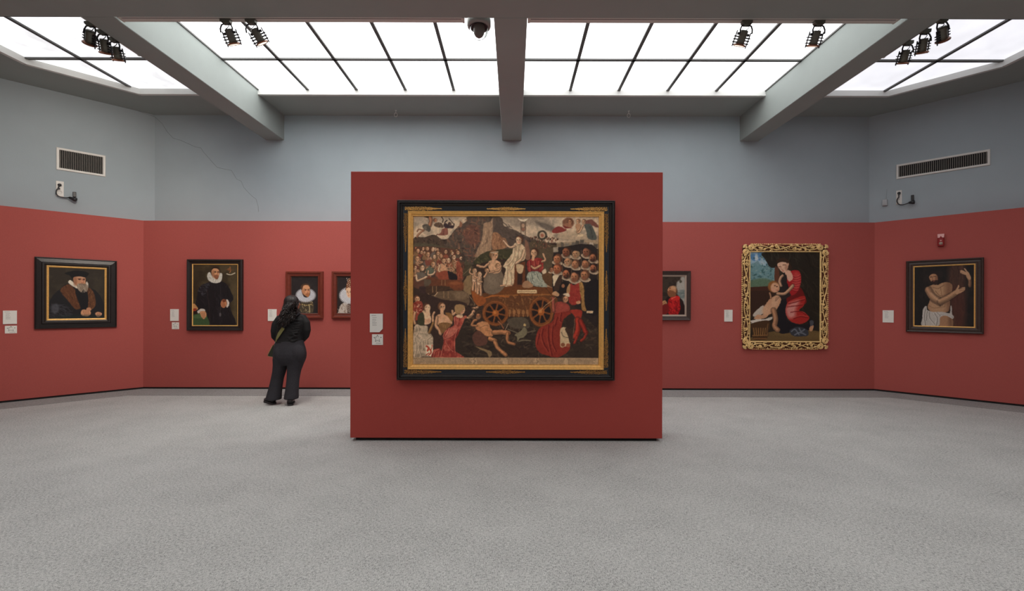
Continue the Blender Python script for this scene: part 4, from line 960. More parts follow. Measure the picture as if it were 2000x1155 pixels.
    c.poly([(480, 940), (620, 900), (760, 960), (800, 1100), (560, 1150), (420, 1150)], (152, 66, 58)); c.limb([(440, 1120), (430, 960), (430, 820)], 70, (164, 86, 72)); c.line([(520, 940), (470, 1060)], 12, (110, 36, 34), .7); c.head(705, 840, 78, 1, (196, 148, 116), (70, 50, 42)); c.poly([(650, 730), (720, 700), (800, 730), (800, 790), (720, 770)], (206, 194, 174)); c.line([(480, 810), (230, 1010), (110, 1150)], 14, (178, 142, 104)); c.line([(260, 590), (430, 800)], 9, (60, 40, 32)); c.poly([(400, 720), (470, 660), (560, 720), (540, 780), (450, 760)], (186, 150, 116)); c.line([(740, 900), (900, 1040), (1070, 1080)], 9, (58, 30, 28))
    # fallen giant
    c.T(*K)
    c.poly([(20, 560), (140, 420), (280, 470), (340, 640), (280, 740), (100, 740)], (92, 62, 54)); 
    c.poly([(100, 300), (230, 240), (350, 270), (400, 380), (470, 470), (420, 560), (300, 540), (200, 450), (100, 400)], (184, 132, 92)); c.ell(250, 320, 80, 50, (204, 154, 112), rot=20, a=.6, soft=.8); c.line([(170, 380), (300, 320), (360, 340)], 12, (128, 84, 60), .7); c.line([(300, 430), (420, 440)], 12, (128, 84, 60), .7)
    c.limb([(480, 470), (640, 460), (770, 480)], 100, (186, 132, 92)); c.limb([(755, 490), (750, 620), (780, 680), (890, 710)], 62, (176, 122, 84)); c.limb([(390, 600), (500, 640)], 86, (192, 136, 94)); c.limb([(490, 660), (560, 800), (720, 940)], 76, (186, 132, 92)); c.limb([(110, 330), (10, 320), (60, 220), (110, 210)], 46, (178, 126, 88)); c.head(150, 130, 62, -1, (178, 120, 86), (70, 50, 40), (130, 104, 84))
    c.limb([(560, 240), (620, 300), (670, 380)], 30, (150, 100, 70)); c.line([(770, 270), (710, 410)], 12, (170, 150, 130)); c.poly([(90, 760), (220, 800), (400, 860), (430, 930), (370, 1000), (330, 900), (200, 830)], (134, 116, 86))
    c.poly([(780, 180), (1080, 150), (1200, 260), (1180, 380), (900, 380), (770, 300)], (82, 76, 66)); c.ell(1110, 310, 26, 30, (190, 170, 120)); c.poly([(900, 520), (1020, 440), (1100, 360), (1170, 460), (1100, 560), (1000, 600), (960, 660), (950, 560)], (116, 114, 94)); c.line([(760, 400), (960, 480)], 22, (104, 98, 84)); c.line([(1000, 650), (1100, 630), (1230, 640)], 24, (110, 106, 88)); c.line([(1160, 470), (1330, 430)], 22, (96, 90, 78))
    # written band along the foot
    c.warp(4.0, 0.7, 21)
    c.T(*G)
    c.sharp([(100, 999), (1262, 999), (1262, 1046), (100, 1046)], (176, 158, 132))
    c.inside([(100, 999), (1262, 999), (1262, 1046), (100, 1046)], 0); c.mottle(6, .06, 5)
    for x0, x1 in ((114, 480), (500, 670), (690, 868), (886, 1050), (1062, 1246)):
        for r_ in range(5):
            x = x0 + (6 if r_ else 0); y = 1006 + r_ * 8.2; end = x1 - R.uniform(0, 26)
            while x < end:
                l = R.uniform(5, 20); c.line([(x, y), (min(end, x + l), y + R.uniform(-.4, .4))], 3.4, (96, 78, 62), .75); x += l + 4.5
    for x in (490, 878): c.line([(x, 1001), (x - 5, 1012), (x + 5, 1022), (x - 5, 1032), (x, 1044)], 3, (90, 72, 58), .8)
    c.inside(None)
    c.img = c.img * .86 + c.img.mean(-1, keepdims=True) * .14; c.mottle(.8, .08, 4); c.mottle(3.5, .12, 9)
    c.img *= np.array([1.22, 1.12, 1.0])
    return c
PAINTINGS.update({1: picture_1(), 2: picture_2(), 3: picture_3(), 4: picture_4(), 5: picture_5(), 6: picture_6(), 7: picture_7(), 8: picture_8()})

# ================================================================== the room
SOF = 5.0          # underside of the soffit
GLZ = 5.08         # underside of the glass
BEAM_Z = 4.545     # underside of the beams
RED_TOP = 2.99
room = [(-6.63, 8.18), (6.563, 8.18), (9.6, 5.143), (9.6, -3.0), (6.6, -6.0), (-6.6, -6.0), (-9.6, -3.0), (-9.6, 5.21)]
clad = [(-6.57, 7.86), (6.406, 7.86), (9.27, 4.996), (9.27, -2.85), (6.45, -5.68), (-6.45, -5.68), (-9.27, -2.85), (-9.27, 5.16)]
hole = [(-6.22, 7.37), (6.22, 7.37), (7.12, 6.44), (7.12, -4.2), (6.22, -5.1), (-6.22, -5.1), (-7.12, -4.2), (-7.12, 6.44)]
cen = Vector((0, 1.1))
def grow(poly, d):
    n = len(poly); out = []
    for i in range(n):
        p0, p, p1 = Vector(poly[i - 1]), Vector(poly[i]), Vector(poly[(i + 1) % n])
        e0, e1 = (p - p0).normalized(), (p1 - p).normalized()
        n0, n1 = Vector((-e0.y, e0.x)), Vector((-e1.y, e1.x))     # clockwise order: this is the outer side
        bis = (n0 + n1).normalized()
        out.append(tuple(p + bis * (d / max(0.2, bis.dot(n0)))))
    return out
room_out = grow(room, 0.25)
walls = ['wall_back', 'wall_back_right', 'wall_right', 'wall_front_right', 'wall_front', 'wall_front_left', 'wall_left', 'wall_back_left']
wall_objs = {}
for i, nm in enumerate(walls):
    j = (i + 1) % 8
    w = MB().prism([room[i], room[j], room_out[j], room_out[i]], 0.0, SOF + 0.3).build(nm, M['blue'])
    tag(w, kind='structure')
    wall_objs[nm] = w
    c = MB().prism([clad[i], clad[j], room[j], room[i]], 0.035, RED_TOP).build('red_cladding', M['red'], w)
    c['label'] = 'red fabric covered cladding on the lower wall'
clad_in = grow(clad, 0.012)
sides = ['back', 'back_right', 'right', 'front_right', 'front', 'front_left', 'left', 'back_left']
for i, nm in enumerate(sides):
    j = (i + 1) % 8
    tag(MB().prism([clad_in[i], clad_in[j], room[j], room[i]], 0.0, 0.035).build('shadow_gap_baseboard_' + nm, M['black_gap']), kind='structure')  # black strip paints the shade of the gap under the cladding

fl = MB().prism(room_out, -0.1, 0.0).build('floor', M['carpet'])
tag(fl, kind='structure')
inner = grow(clad, -0.57)
bd = MB()
for i in range(8):
    j = (i + 1) % 8
    bd.prism([inner[i], inner[j], clad_in[j], clad_in[i]], 0.0005, 0.004)
bo = bd.build('carpet_border', M['carpet_dark'], fl)
bo['label'] = 'darker grey carpet border along the walls'

ce = MB()
for i in range(8):
    j = (i + 1) % 8
    ce.prism([hole[i], hole[j], room[j], room[i]], SOF, SOF + 0.3)
tag(ce.build('ceiling', M['plaster']), kind='structure')

# fine crack in the plaster, running down from the left corner
cr = [(262, 214), (283, 222), (302, 228), (316, 241), (327, 258), (338, 270), (352, 274), (368, 281), (381, 287), (392, 289), (398, 298), (408, 309), (414, 316), (424, 327), (436, 330), (452, 333), (458, 343), (462, 350), (471, 354), (476, 366), (484, 375), (492, 383), (500, 389), (504, 402), (505, 414)]
for nm, wl, sel in (('wall_back_left', 'left', [c for c in cr if c[0] <= 302]), ('wall_back', 'back', [c for c in cr if c[0] >= 302])):
    pts = [on(wl, x, y, red=False, off=0.0) for x, y in sel]
    o = MB().tube(pts, [0.0028] * len(pts), 4).build('crack', mat('crack_grey', (140, 143, 145), 0.9, var=0.1), wall_objs[nm])
    o['label'] = 'thin dark crack in the plaster'

# beams --------------------------------------------------------------
BX = [(-4.585, -4.245), (-0.217, 0.138), (4.17, 4.515)]
RING0, RING1 = 3.95, 4.69
for k, (x0, x1) in enumerate(BX):
    b = MB().box(x0, RING1, BEAM_Z, x1, 8.19, GLZ + 0.2, bev=0.006).build('ceiling_beam', M['beam'])
    tag(b, kind='structure')
b = MB().box(-7.12, RING0, BEAM_Z, 7.12, RING1, GLZ + 0.2, bev=0.006).build('ceiling_beam', M['beam'])
tag(b, kind='structure')

# laylight bays ------------------------------------------------------
def clip(poly, a, b, c):
    """keep a*x + b*y <= c"""
    out = []
    n = len(poly)
    for i in range(n):
        p, q = poly[i], poly[(i + 1) % n]
        dp, dq = a * p[0] + b * p[1] - c, a * q[0] + b * q[1] - c
        if dp <= 0: out.append(p)
        if dp * dq < 0:
            t = dp / (dp - dq)
            out.append((p[0] + (q[0] - p[0]) * t, p[1] + (q[1] - p[1]) * t))
    return out
def area(p): return abs(sum(p[i][0] * p[(i + 1) % len(p)][1] - p[(i + 1) % len(p)][0] * p[i][1] for i in range(len(p)))) / 2

def bay(name, xs, ys, m, label, chamfer=True):
    root = empty(name, (0, 0, GLZ))
    tag(root, label, None, None, 'structure')
    for i in range(len(xs) - 1):
        for j in range(len(ys) - 1):
            p = [(xs[i] + .012, ys[j] + .012), (xs[i + 1] - .012, ys[j] + .012), (xs[i + 1] - .012, ys[j + 1] - .012), (xs[i] + .012, ys[j + 1] - .012)]
            if chamfer:
                p = clip(p, 1, 1, 13.58); p = clip(p, -1, 1, 13.58)
                p = clip(p, 1, -1, 11.34); p = clip(p, -1, -1, 11.34)
            if len(p) < 3 or area(p) < 0.005: continue
            cx = sum(q[0] for q in p) / len(p); cy = sum(q[1] for q in p) / len(p)
            o = MB().prism([(q[0] - cx, q[1] - cy) for q in p], 0.0, 0.012).build('pane', m, root)
            o.location = (cx, cy, 0)
    def run(p, q, w=0.044):
        d = (Vector(q) - Vector(p)); L = d.length; d.normalize()
        ang = math.atan2(d.y, d.x)
        R = Matrix.Translation((p[0], p[1], 0)) @ Matrix.Rotation(ang, 4, 'Z')
        MB().box(0, -w / 2, -0.022, L, w / 2, 0.03, R).build('mullion', M['mullion'], root)
    for i, x in enumerate(xs):
        y1 = min(ys[-1], 13.58 - abs(x)) if chamfer else ys[-1]
        y0 = max(ys[0], abs(x) - 11.34) if chamfer else ys[0]
        edge = i in (0, len(xs) - 1)
        run((x, y0), (x, y1), 0.03 if edge else 0.046)
    for j, y in enumerate(ys):
        if j == len(ys) - 1: continue
        X0, X1 = xs[0], xs[-1]
        if chamfer:
            X0 = max(X0, y - 13.58); X1 = min(X1, 13.58 - y)
        run((X0, y), (X1, y), 0.044)
    return root

ROWS = [4.69, 5.46, 6.43, 7.37]
pane_l = glow_mat('frosted_pane_left', (0.96, 0.98, 1.0), GLOW_LEFT, 0.3, 1.5)
pane_cl = glow_mat('frosted_pane_centre_left', (1.0, 1.0, 1.0), GLOW_CENTRE_LEFT, 0.06, 2.0)
pane_cr = glow_mat('frosted_pane_centre_right', (0.985, 0.99, 1.0), GLOW_CENTRE_RIGHT, 0.14, 1.6)
pane_r = glow_mat('frosted_pane_right', (0.93, 0.94, 1.0), GLOW_RIGHT, 0.10, 1.6)
pane_h = glow_mat('frosted_pane_hall', (1.0, 1.0, 1.0), GLOW_HALL, 0.06, 1.6)
bay('window_1', [-7.12, -6.30, -5.28, -4.585], ROWS, pane_l, 'frosted glass laylight bay left of the left beam')
bay('window_2', [-4.245, -3.42, -2.61, -1.80, -1.0, -0.217], ROWS, pane_cl, 'frosted glass laylight bay left of the middle beam')
bay('window_3', [0.138, 0.93, 1.735, 2.545, 3.35, 4.17], ROWS, pane_cr, 'frosted glass laylight bay right of the middle beam')
bay('window_4', [4.515, 5.18, 6.14, 7.12], ROWS, pane_r, 'frosted glass laylight bay right of the right beam')
bay('window_5', [-7.12 + 1.424 * k for k in range(11)], [-5.1, -3.3, -1.5, 0.3, 2.1, 3.95], pane_h, 'frosted glass laylight over the middle of the hall')

# white fascia round the laylight, between the beams
def fascia(p, q):
    d = (Vector(q) - Vector(p)); L = d.length; d.normalize()
    n = Vector((-d.y, d.x))
    a, b = Vector(p), Vector(q)
    return [tuple(a - n * 0.035), tuple(b - n * 0.035), tuple(b + n * 0.02), tuple(a + n * 0.02)]
k = 1
hp = [(-4.585, 7.37), (-6.22, 7.37), (-7.12, 6.44), (-7.12, 4.69)]
segs = [[(-4.585, 7.37), (-6.22, 7.37)], [(-6.22, 7.37), (-7.12, 6.44)], [(-7.12, 6.44), (-7.12, 4.69)],
        [(-0.217, 7.37), (-4.245, 7.37)], [(4.17, 7.37), (0.138, 7.37)],
        [(6.22, 7.37), (4.515, 7.37)], [(7.12, 6.44), (6.22, 7.37)], [(7.12, 4.69), (7.12, 6.44)],
        [(-7.12, 3.95), (-7.12, -4.2)], [(-7.12, -4.2), (-6.22, -5.1)], [(-6.22, -5.1), (6.22, -5.1)], [(6.22, -5.1), (7.12, -4.2)], [(7.12, -4.2), (7.12, 3.95)]]
for s in segs:
    f = fascia(s[1], s[0])
    o = MB().prism(f, SOF - 0.012, GLZ + 0.1).build('trim_%d' % k, M['trim_white'])
    tag(o, kind='structure'); k += 1

# ================================================================== the partition
PY = 4.88
tl, br = at(687, 335, PY), at(1293.5, 858, PY)
bl = at(682, 857, PY)
PX0, PX1 = (tl.x + bl.x) / 2, br.x
part = empty('partition_wall', ((PX0 + PX1) / 2, PY + 0.2, 0))
tag(part, 'freestanding red partition wall in the middle of the carpet, with the largest painting', 'partition')
hw = (PX1 - PX0) / 2
MB().box(-hw, -0.2, 0.036, hw, 0.2, tl.z, bev=0.004).build('panel', M['red_deep'], part)
pl = MB().box(-hw + 0.05, -0.16, 0.0, hw - 0.05, 0.16, 0.041).build('plinth', M['black_gap'], part)
pl['label'] = 'recessed black plinth'

# ================================================================== pictures, frames
def frame_part(name, W, H, prof, m, parent, dx=0, dz=0):
    """mitred moulding; prof = open section as (inset from the outer edge, height off the wall)"""
    mb = MB(); V = []
    for i, d in prof:
        a, b = W / 2 - i, H / 2 - i
        V += [(-a + dx, -d, -b + dz), (a + dx, -d, -b + dz), (a + dx, -d, b + dz), (-a + dx, -d, b + dz)]
    F = []
    for k in range(len(prof) - 1):
        for j in range(4):
            j2 = (j + 1) % 4
            F.append((k * 4 + j, k * 4 + j2, (k + 1) * 4 + j2, (k + 1) * 4 + j))
    mb.add(V, F)
    return mb.build(name, m, parent)

def rect(wall, x0, x1, ytl, ybl, ytr, ybr, off=0.0, red=True):
    """centre, width and height on a wall of a rectangle seen between these pixels"""
    a, b = on(wall, x0, ytl, red, off), on(wall, x0, ybl, red, off)
    c, d = on(wall, x1, ytr, red, off), on(wall, x1, ybr, red, off)
    W = math.hypot(c.x - a.x, c.y - a.y)
    zt, zb = (a.z + c.z) / 2, (b.z + d.z) / 2
    p = (a + b + c + d) / 4
    # back onto the wall
    th = TURN[wall]
    n = Vector((math.sin(th), -math.cos(th), 0))
    return Vector((p.x, p.y, (zt + zb) / 2)) - n * off, W, zt - zb

def painted(cv, W, H, parent, depth, dx=0, dz=0, name='canvas'):
    """flat picture: fine grid with the paint in a colour attribute"""
    ny, nx = cv.img.shape[:2]
    xs = np.linspace(-W / 2, W / 2, nx) + dx
    zs = np.linspace(H / 2, -H / 2, ny) + dz
    X, Z = np.meshgrid(xs, zs)
    co = np.stack([X, np.full_like(X, -depth), Z], -1).reshape(-1, 3).astype(np.float32)
    idx = np.arange(nx * ny).reshape(ny, nx)
    q = np.stack([idx[1:, :-1], idx[1:, 1:], idx[:-1, 1:], idx[:-1, :-1]], -1).reshape(-1, 4).astype(np.int32)
    me = bpy.data.meshes.new(name)
    me.vertices.add(len(co)); me.vertices.foreach_set('co', co.ravel())
    me.loops.add(q.size); me.loops.foreach_set('vertex_index', q.ravel())
    me.polygons.add(len(q)); me.polygons.foreach_set('loop_start', np.arange(0, q.size, 4, dtype=np.int32))
    me.update(calc_edges=True)
    c = np.clip(cv.img, 0, 255) / 255.0
    lin = np.where(c <= 0.04045, c / 12.92, ((c + 0.055) / 1.055) ** 2.4)
    rgba = np.concatenate([lin, np.ones((ny, nx, 1))], -1).reshape(-1, 4).astype(np.float32)
    at_ = me.attributes.new('paint', 'FLOAT_COLOR', 'POINT')
    at_.data.foreach_set('color', rgba.ravel())
    me.materials.append(M['paint'])
    o = bpy.data.objects.new(name, me)
    col.objects.link(o); o.parent = parent
    return o

# 1 --- bearded man in a black cap, left wall
c1, W1, H1 = rect('left', 67.0, 228.5, 501.8, 643.6, 509.2, 638.8, off=0.06)
p1 = empty('framed_painting', c1, TURN['left'])
tag(p1, 'wide black frame with portrait of an old man in a black cap and fur collar', 'painting')
frame_part('frame', W1, H1, [(0.0, 0), (0.0, 0.035), (0.012, 0.042), (0.02, 0.03), (0.075, 0.046), (0.085, 0.066), (0.105, 0.066), (0.118, 0.05), (0.130, 0.045), (0.130, 0)], M['ebony'], p1)
g = frame_part('gilt_slip', W1 - 0.26, H1 - 0.26, [(0.0, 0.046), (0.008, 0.05), (0.026, 0.04), (0.026, 0.02)], M['gold'], p1)
g['label'] = 'narrow gilt inner slip'
painted(PAINTINGS[1], W1 - 0.31, H1 - 0.31, p1, 0.03)

# 2 --- standing man with a ruff
c2, W2, H2 = rect('back', 364.4, 472.3, 506.8, 646.2, 506.8, 646.2, off=0.05)
p2 = empty('framed_painting', c2, TURN['back'])
tag(p2, 'upright black frame with three-quarter portrait of a man in black with white ruff', 'painting')
frame_part('frame', W2, H2, [(0, 0), (0, 0.05), (0.012, 0.06), (0.03, 0.055), (0.042, 0.036), (0.08, 0.03), (0.08, 0)], M['ebony'], p2)
frame_part('gilt_slip', W2 - 0.16, H2 - 0.16, [(0.0, 0.03), (0.005, 0.032), (0.015, 0.026), (0.015, 0.01)], M['gold'], p2)
painted(PAINTINGS[2], W2 - 0.18, H2 - 0.18, p2, 0.02)

# 3, 4 --- pair of ruff portraits in red-brown frames
WOOD = [(0, 0), (0, 0.045), (0.01, 0.055), (0.032, 0.055), (0.04, 0.042), (0.066, 0.036), (0.07, 0.044), (0.082, 0.044), (0.086, 0.03)]
for k, (x0, x1, lab) in enumerate(((557.2, 629.8, 'red-brown wooden frame with man in a wide ruff, behind the visitor'),
                                   (647.3, 719.9, 'red-brown wooden frame with lady in a ruff, half hidden by the partition'))):
    c3, W3, H3 = rect('back', x0, x1, 530.2, 622.6, 530.2, 622.6, off=0.05)
    p3 = empty('framed_painting', c3, 0)
    tag(p3, lab, 'painting')
    frame_part('frame', W3, H3, WOOD, M['walnut'], p3)
    frame_part('inner_slip', W3 - 0.172, H3 - 0.172, [(0.0, 0.03), (0.012, 0.022), (0.012, 0.0)], M['walnut_dark'], p3)
    painted(PAINTINGS[3 + k], W3 - 0.196, H3 - 0.196, p3, 0.02)

# 5 --- kneeling man in red, right of the partition
c5, W5, H5 = rect('back', 1272, 1349.6, 529.4, 626.0, 529.4, 626.0, off=0.05)
p5 = empty('framed_painting', c5, 0)
tag(p5, 'dark brown frame with bearded man in a red cloak, cut off by the partition', 'painting')
frame_part('frame', W5, H5, [(0, 0), (0, 0.045), (0.008, 0.055), (0.02, 0.045), (0.06, 0.035), (0.065, 0.04), (0.072, 0.035), (0.072, 0)], M['brown_frame'], p5)
s = frame_part('inner_slip', W5 - 0.144, H5 - 0.144, [(0.0, 0.034), (0.028, 0.026), (0.028, 0.0)], M['grey_slip'], p5)
s['label'] = 'greyish beige inner slip'
painted(PAINTINGS[5], W5 - 0.20, H5 - 0.20, p5, 0.02)

# 7 --- man holding a column, right wall
c7, W7, H7 = rect('right', 1769.4, 1921.8, 510.0, 648.6, 503.2, 652.4, off=0.05)
p7 = empty('framed_painting', c7, TURN['right'])
tag(p7, 'dark frame with painting of a bare-chested man in white cloth, right wall', 'painting')
frame_part('frame', W7, H7, [(0, 0), (0, 0.05), (0.01, 0.058), (0.026, 0.05), (0.034, 0.036), (0.062, 0.04), (0.074, 0.032), (0.09, 0.03), (0.09, 0)], M['brown_frame'], p7)
frame_part('gilt_slip', W7 - 0.18, H7 - 0.18, [(0.0, 0.03), (0.006, 0.034), (0.018, 0.026), (0.018, 0.01)], M['gold'], p7)
painted(PAINTINGS[7], W7 - 0.215, H7 - 0.215, p7, 0.02)

# 8 --- the large allegory on the partition
PFRONT = PY
a8, b8 = at(775.2, 390.6, PFRONT - 0.09), at(1200.8, 744.4, PFRONT - 0.09)
c8 = Vector(((a8.x + b8.x) / 2, PFRONT, (a8.z + b8.z) / 2)); W8, H8 = b8.x - a8.x, a8.z - b8.z
p8 = empty('framed_painting', c8 - Vector((0, 0.012, 0)), 0)
tag(p8, 'very large black and gold framed painting of a crowded procession with a chariot', 'painting')
frame_part('outer_moulding', W8, H8, [(0, 0), (0, 0.075), (0.008, 0.085), (0.014, 0.08), (0.020, 0.09), (0.030, 0.09), (0.034, 0.075), (0.042, 0.078), (0.05, 0.07), (0.058, 0.06), (0.062, 0.055)], M['ebony'], p8)
frame_part('frieze', W8 - 0.12, H8 - 0.12, [(0, 0.055), (0.056, 0.05)], M['ebony_blue'], p8)['label'] = 'flat blue-black frieze'
frame_part('gilt_moulding', W8 - 0.232, H8 - 0.232, [(0, 0.045), (0, 0.062), (0.006, 0.066), (0.012, 0.06), (0.02, 0.058), (0.026, 0.064), (0.032, 0.06), (0.038, 0.05), (0.044, 0.046), (0.05, 0.048), (0.054, 0.03)], M['gold'], p8)['label'] = 'stepped gilt inner moulding'
painted(PAINTINGS[8], W8 - 0.34, H8 - 0.34, p8, 0.034)
rnd = random.Random(5)
def ornament(cx, cz, L, horizontal, ends, m, wmax=0.044):
    """spray of gilt foliage lying on the frieze; ends: taper at (start, finish)"""
    mb = MB()
    n = int(L / 0.0068)
    for i in range(n):
        t = (i + 0.5) / n
        env = 1.0
        if ends[0]: env = min(env, t * 2.2)
        if ends[1]: env = min(env, (1 - t) * 2.2)
        env = max(0.14, min(1.0, env))
        for s in (-1, 1):
            for q in range(2):
                u = (t - 0.5) * L + rnd.uniform(-.003, .003)
                v = s * wmax / 2 * env * rnd.uniform(0.08 + .4 * q, 0.5 + .45 * q)
                r = rnd.uniform(.0026, .0052)
                ang = rnd.uniform(-1.2, 1.2)
                R = Matrix.Rotation(ang + (0 if horizontal else PI / 2), 4, 'Y')
                c = (cx + u, -0.054, cz + v) if horizontal else (cx + v, -0.054, cz + u)
                mb.blob(c, (r * 1.7, 0.004, r * 0.8), 5, 3, R)
    # the stem
    if horizontal: mb.tube([(cx - L / 2, -0.054, cz), (cx + L / 2, -0.054, cz)], 0.0022, 5)
    else: mb.tube([(cx, -0.054, cz - L / 2), (cx, -0.054, cz + L / 2)], 0.0022, 5)
    return mb.build('gilt_ornament', m, p8)
zf, xf = H8 / 2 - 0.089, W8 / 2 - 0.089
for s in (1, -1):
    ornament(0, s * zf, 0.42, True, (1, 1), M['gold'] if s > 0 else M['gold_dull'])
    for q in (-1, 1):
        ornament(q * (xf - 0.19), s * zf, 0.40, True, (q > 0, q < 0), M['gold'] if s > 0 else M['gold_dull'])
for q in (-1, 1):
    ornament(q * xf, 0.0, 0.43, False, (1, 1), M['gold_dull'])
    for s in (-1, 1):
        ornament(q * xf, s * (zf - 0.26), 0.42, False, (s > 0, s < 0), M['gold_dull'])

# 6 --- carved openwork gold frame
c6, W6, H6 = rect('back', 1450.4, 1619.6, 476.2, 683.4, 476.2, 683.4, off=0.06)
p6 = empty('framed_painting', c6, 0)
tag(p6, 'carved openwork gold frame with a kneeling woman in red and a child', 'painting')
FW = 0.15
frame_part('frame_base', W6 - 0.05, H6 - 0.05, [(0, 0), (0, 0.022), (FW - 0.03, 0.03), (FW - 0.03, 0)], M['gold_shadow'], p6)['label'] = 'base behind the carving, recess shade put into its colour'
frame_part('inner_moulding', W6 - 2 * FW + 0.045, H6 - 2 * FW + 0.045, [(0, 0.02), (0, 0.046), (0.008, 0.05), (0.018, 0.044), (0.022, 0.03)], M['gold_carved'], p6)
painted(PAINTINGS[6], W6 - 2 * FW + 0.01, H6 - 2 * FW + 0.01, p6, 0.03)
def spiral(mb, cx, cz, r, turns, a0, rad, y=-0.05, hand=1):
    pts, rr = [], []
    n = int(turns * 14)
    for i in range(n + 1):
        t = i / n
        a = a0 + hand * turns * 2 * PI * t
        q = r * (1 - 0.86 * t)
        pts.append((cx + q * math.cos(a), y - 0.018 * t, cz + q * math.sin(a)))
        rr.append(rad * (1 - 0.25 * t))
    mb.tube(pts, rr, 6)
def leaf(mb, cx, cz, ang, L, w, y=-0.05):
    R = Matrix.Rotation(-ang, 4, 'Y')
    pts = [(-0.5, 0, 0), (-0.2, -0.35, 0.5), (0.2, -0.5, 0.42), (0.5, -0.1, 0), (0.2, -0.5, -0.42), (-0.2, -0.35, -0.5), (0, -0.75, 0)]
    V = [R @ Vector((p[0] * L, p[1] * 0.02, p[2] * w)) + Vector((cx, y, cz)) for p in pts]
    mb.add(V, [(0, 1, 6), (1, 2, 6), (2, 3, 6), (3, 4, 6), (4, 5, 6), (5, 0, 6), (0, 5, 4, 3, 2, 1)])
rnd = random.Random(11)
def side(L, horizontal, pos):
    """one carved side: wavy vine, curls, leaves, flowers"""
    mb = MB()
    put = (lambda u, v: (u, pos + v)) if horizontal else (lambda u, v: (pos + v, u))
    n = max(4, round(L / 0.34)); amp = 0.036
    vine = []
    N = n * 12
    for i in range(N + 1):
        u = -L / 2 + L * i / N
        v = amp * math.sin(PI * n * i / N)
        x, z = put(u, v); vine.append((x, -0.048, z))
    mb.tube(vine, 0.0085, 6)
    vine2 = []
    for i in range(N + 1):
        u = -L / 2 + L * i / N
        v = -amp * 1.05 * math.sin(PI * n * i / N)
        x, z = put(u, v); vine2.append((x, -0.040, z))
    mb.tube(vine2, 0.006, 6)
    for k in range(n):
        uc = -L / 2 + L * (k + 0.5) / n
        s = 1 if k % 2 else -1
        x, z = put(uc, s * 0.02)
        spiral(mb, x, z, 0.034, 1.6, rnd.uniform(0, 6), 0.0085, -0.05, s)
        for j in range(12):
            u = uc + rnd.uniform(-.5, .5) * L / n
            v = rnd.uniform(-1, 1) * 0.058
            x, z = put(u, v)
            leaf(mb, x, z, rnd.uniform(0, 2 * PI), rnd.uniform(.032, .052), rnd.uniform(.016, .026), -0.038)
        for j in range(2):
            u = uc + rnd.uniform(-.45, .45) * L / n
            x, z = put(u, rnd.uniform(-1, 1) * 0.04)
            for p in range(5):
                a = p * 2 * PI / 5
                mb.blob((x + .013 * math.cos(a), -0.056, z + .013 * math.sin(a)), (.0095, .008, .0095), 6, 4)
            mb.blob((x, -0.063, z), (.007, .007, .007), 6, 4)
    # scalloped outer edge
    m_ = int(L / 0.034)
    for k in range(m_):
        u = -L / 2 + L * (k + .5) / m_
        sgn = 1 if pos > 0 else -1
        x, z = put(u, sgn * 0.064)
        r = rnd.uniform(.012, .018)
        mb.blob((x, -0.03, z), (r, .018, r * .8) if horizontal else (r * .8, .018, r), 6, 4)
    return mb.build('carved_side', M['gold_carved'], p6, smooth_angle=50)
off = 0.07
side(W6 - 0.34, True, H6 / 2 - off); side(W6 - 0.34, True, -H6 / 2 + off)
side(H6 - 0.34, False, W6 / 2 - off); side(H6 - 0.34, False, -W6 / 2 + off)
for sx in (-1, 1):
    for sz in (-1, 1):
        mb = MB()
        X, Z = sx * (W6 / 2), sz * (H6 / 2)
        spiral(mb, X - sx * 0.15, Z - sz * 0.062, 0.056, 2.2, PI / 2, 0.0125, -0.045, sx * sz)
        spiral(mb, X - sx * 0.062, Z - sz * 0.15, 0.056, 2.2, 0, 0.0125, -0.045, -sx * sz)
        for p in range(7):
            a = math.atan2(sz, sx) + (p - 3) * 0.32
            leaf(mb, X - sx * .06 + .028 * math.cos(a), Z - sz * .06 + .028 * math.sin(a), a, .062, .02, -0.045)
        mb.blob((X - sx * .07, -0.06, Z - sz * .07), (.02, .014, .02), 8, 5)
        mb.build('corner_volute', M['gold_carved'], p6, smooth_angle=50)

# ================================================================== wall labels
def text_lines(mb, W, H, rows, left=0.12, y=-0.0132):
    r = random.Random(int(W * 1e5))
    for z, frac, hh in rows:
        x = -W / 2 + W * left; end = x + W * frac
        while x < end:
            w = W * r.uniform(0.03, 0.10)
            w = min(w, end - x)
            zz = H / 2 - H * z
            mb.add([(x, y, zz - H * hh / 2), (x + w, y, zz - H * hh / 2), (x + w, y, zz + H * hh / 2), (x, y, zz + H * hh / 2)], [(0, 1, 2, 3)])
            x += w + W * 0.022

def label_card(c, W, H, turn, lab, cut=False):
    o = empty('wall_label', c, turn)
    tag(o, lab, 'label', 'printed labels beside the paintings')
    if cut:
        k = W * 0.26
        pts = [(-W / 2, -H / 2), (W / 2 - k, -H / 2), (W / 2, -H / 2 + k * 1.05), (W / 2, H / 2), (-W / 2, H / 2)]
        R = Matrix.Rotation(PI / 2, 4, 'X')
        MB().prism(pts, 0.0, 0.012, R).build('card', M['card'], o)
    else:
        MB().box(-W / 2, -0.012, -H / 2, W / 2, 0, H / 2).build('card', M['card'], o)
    mb = MB()
    text_lines(mb, W, H, [(0.10, 0.36, .03)] , 0.12)
    text_lines(mb, W, H, [(0.21, 0.34, .022), (0.29, 0.26, .018), (0.35, 0.30, .022), (0.43, 0.24, .018), (0.49, 0.36, .022), (0.55, 0.28, .018), (0.62, 0.34, .022)], 0.2)
    mb.build('printed_text', M['print'], o)
    return o

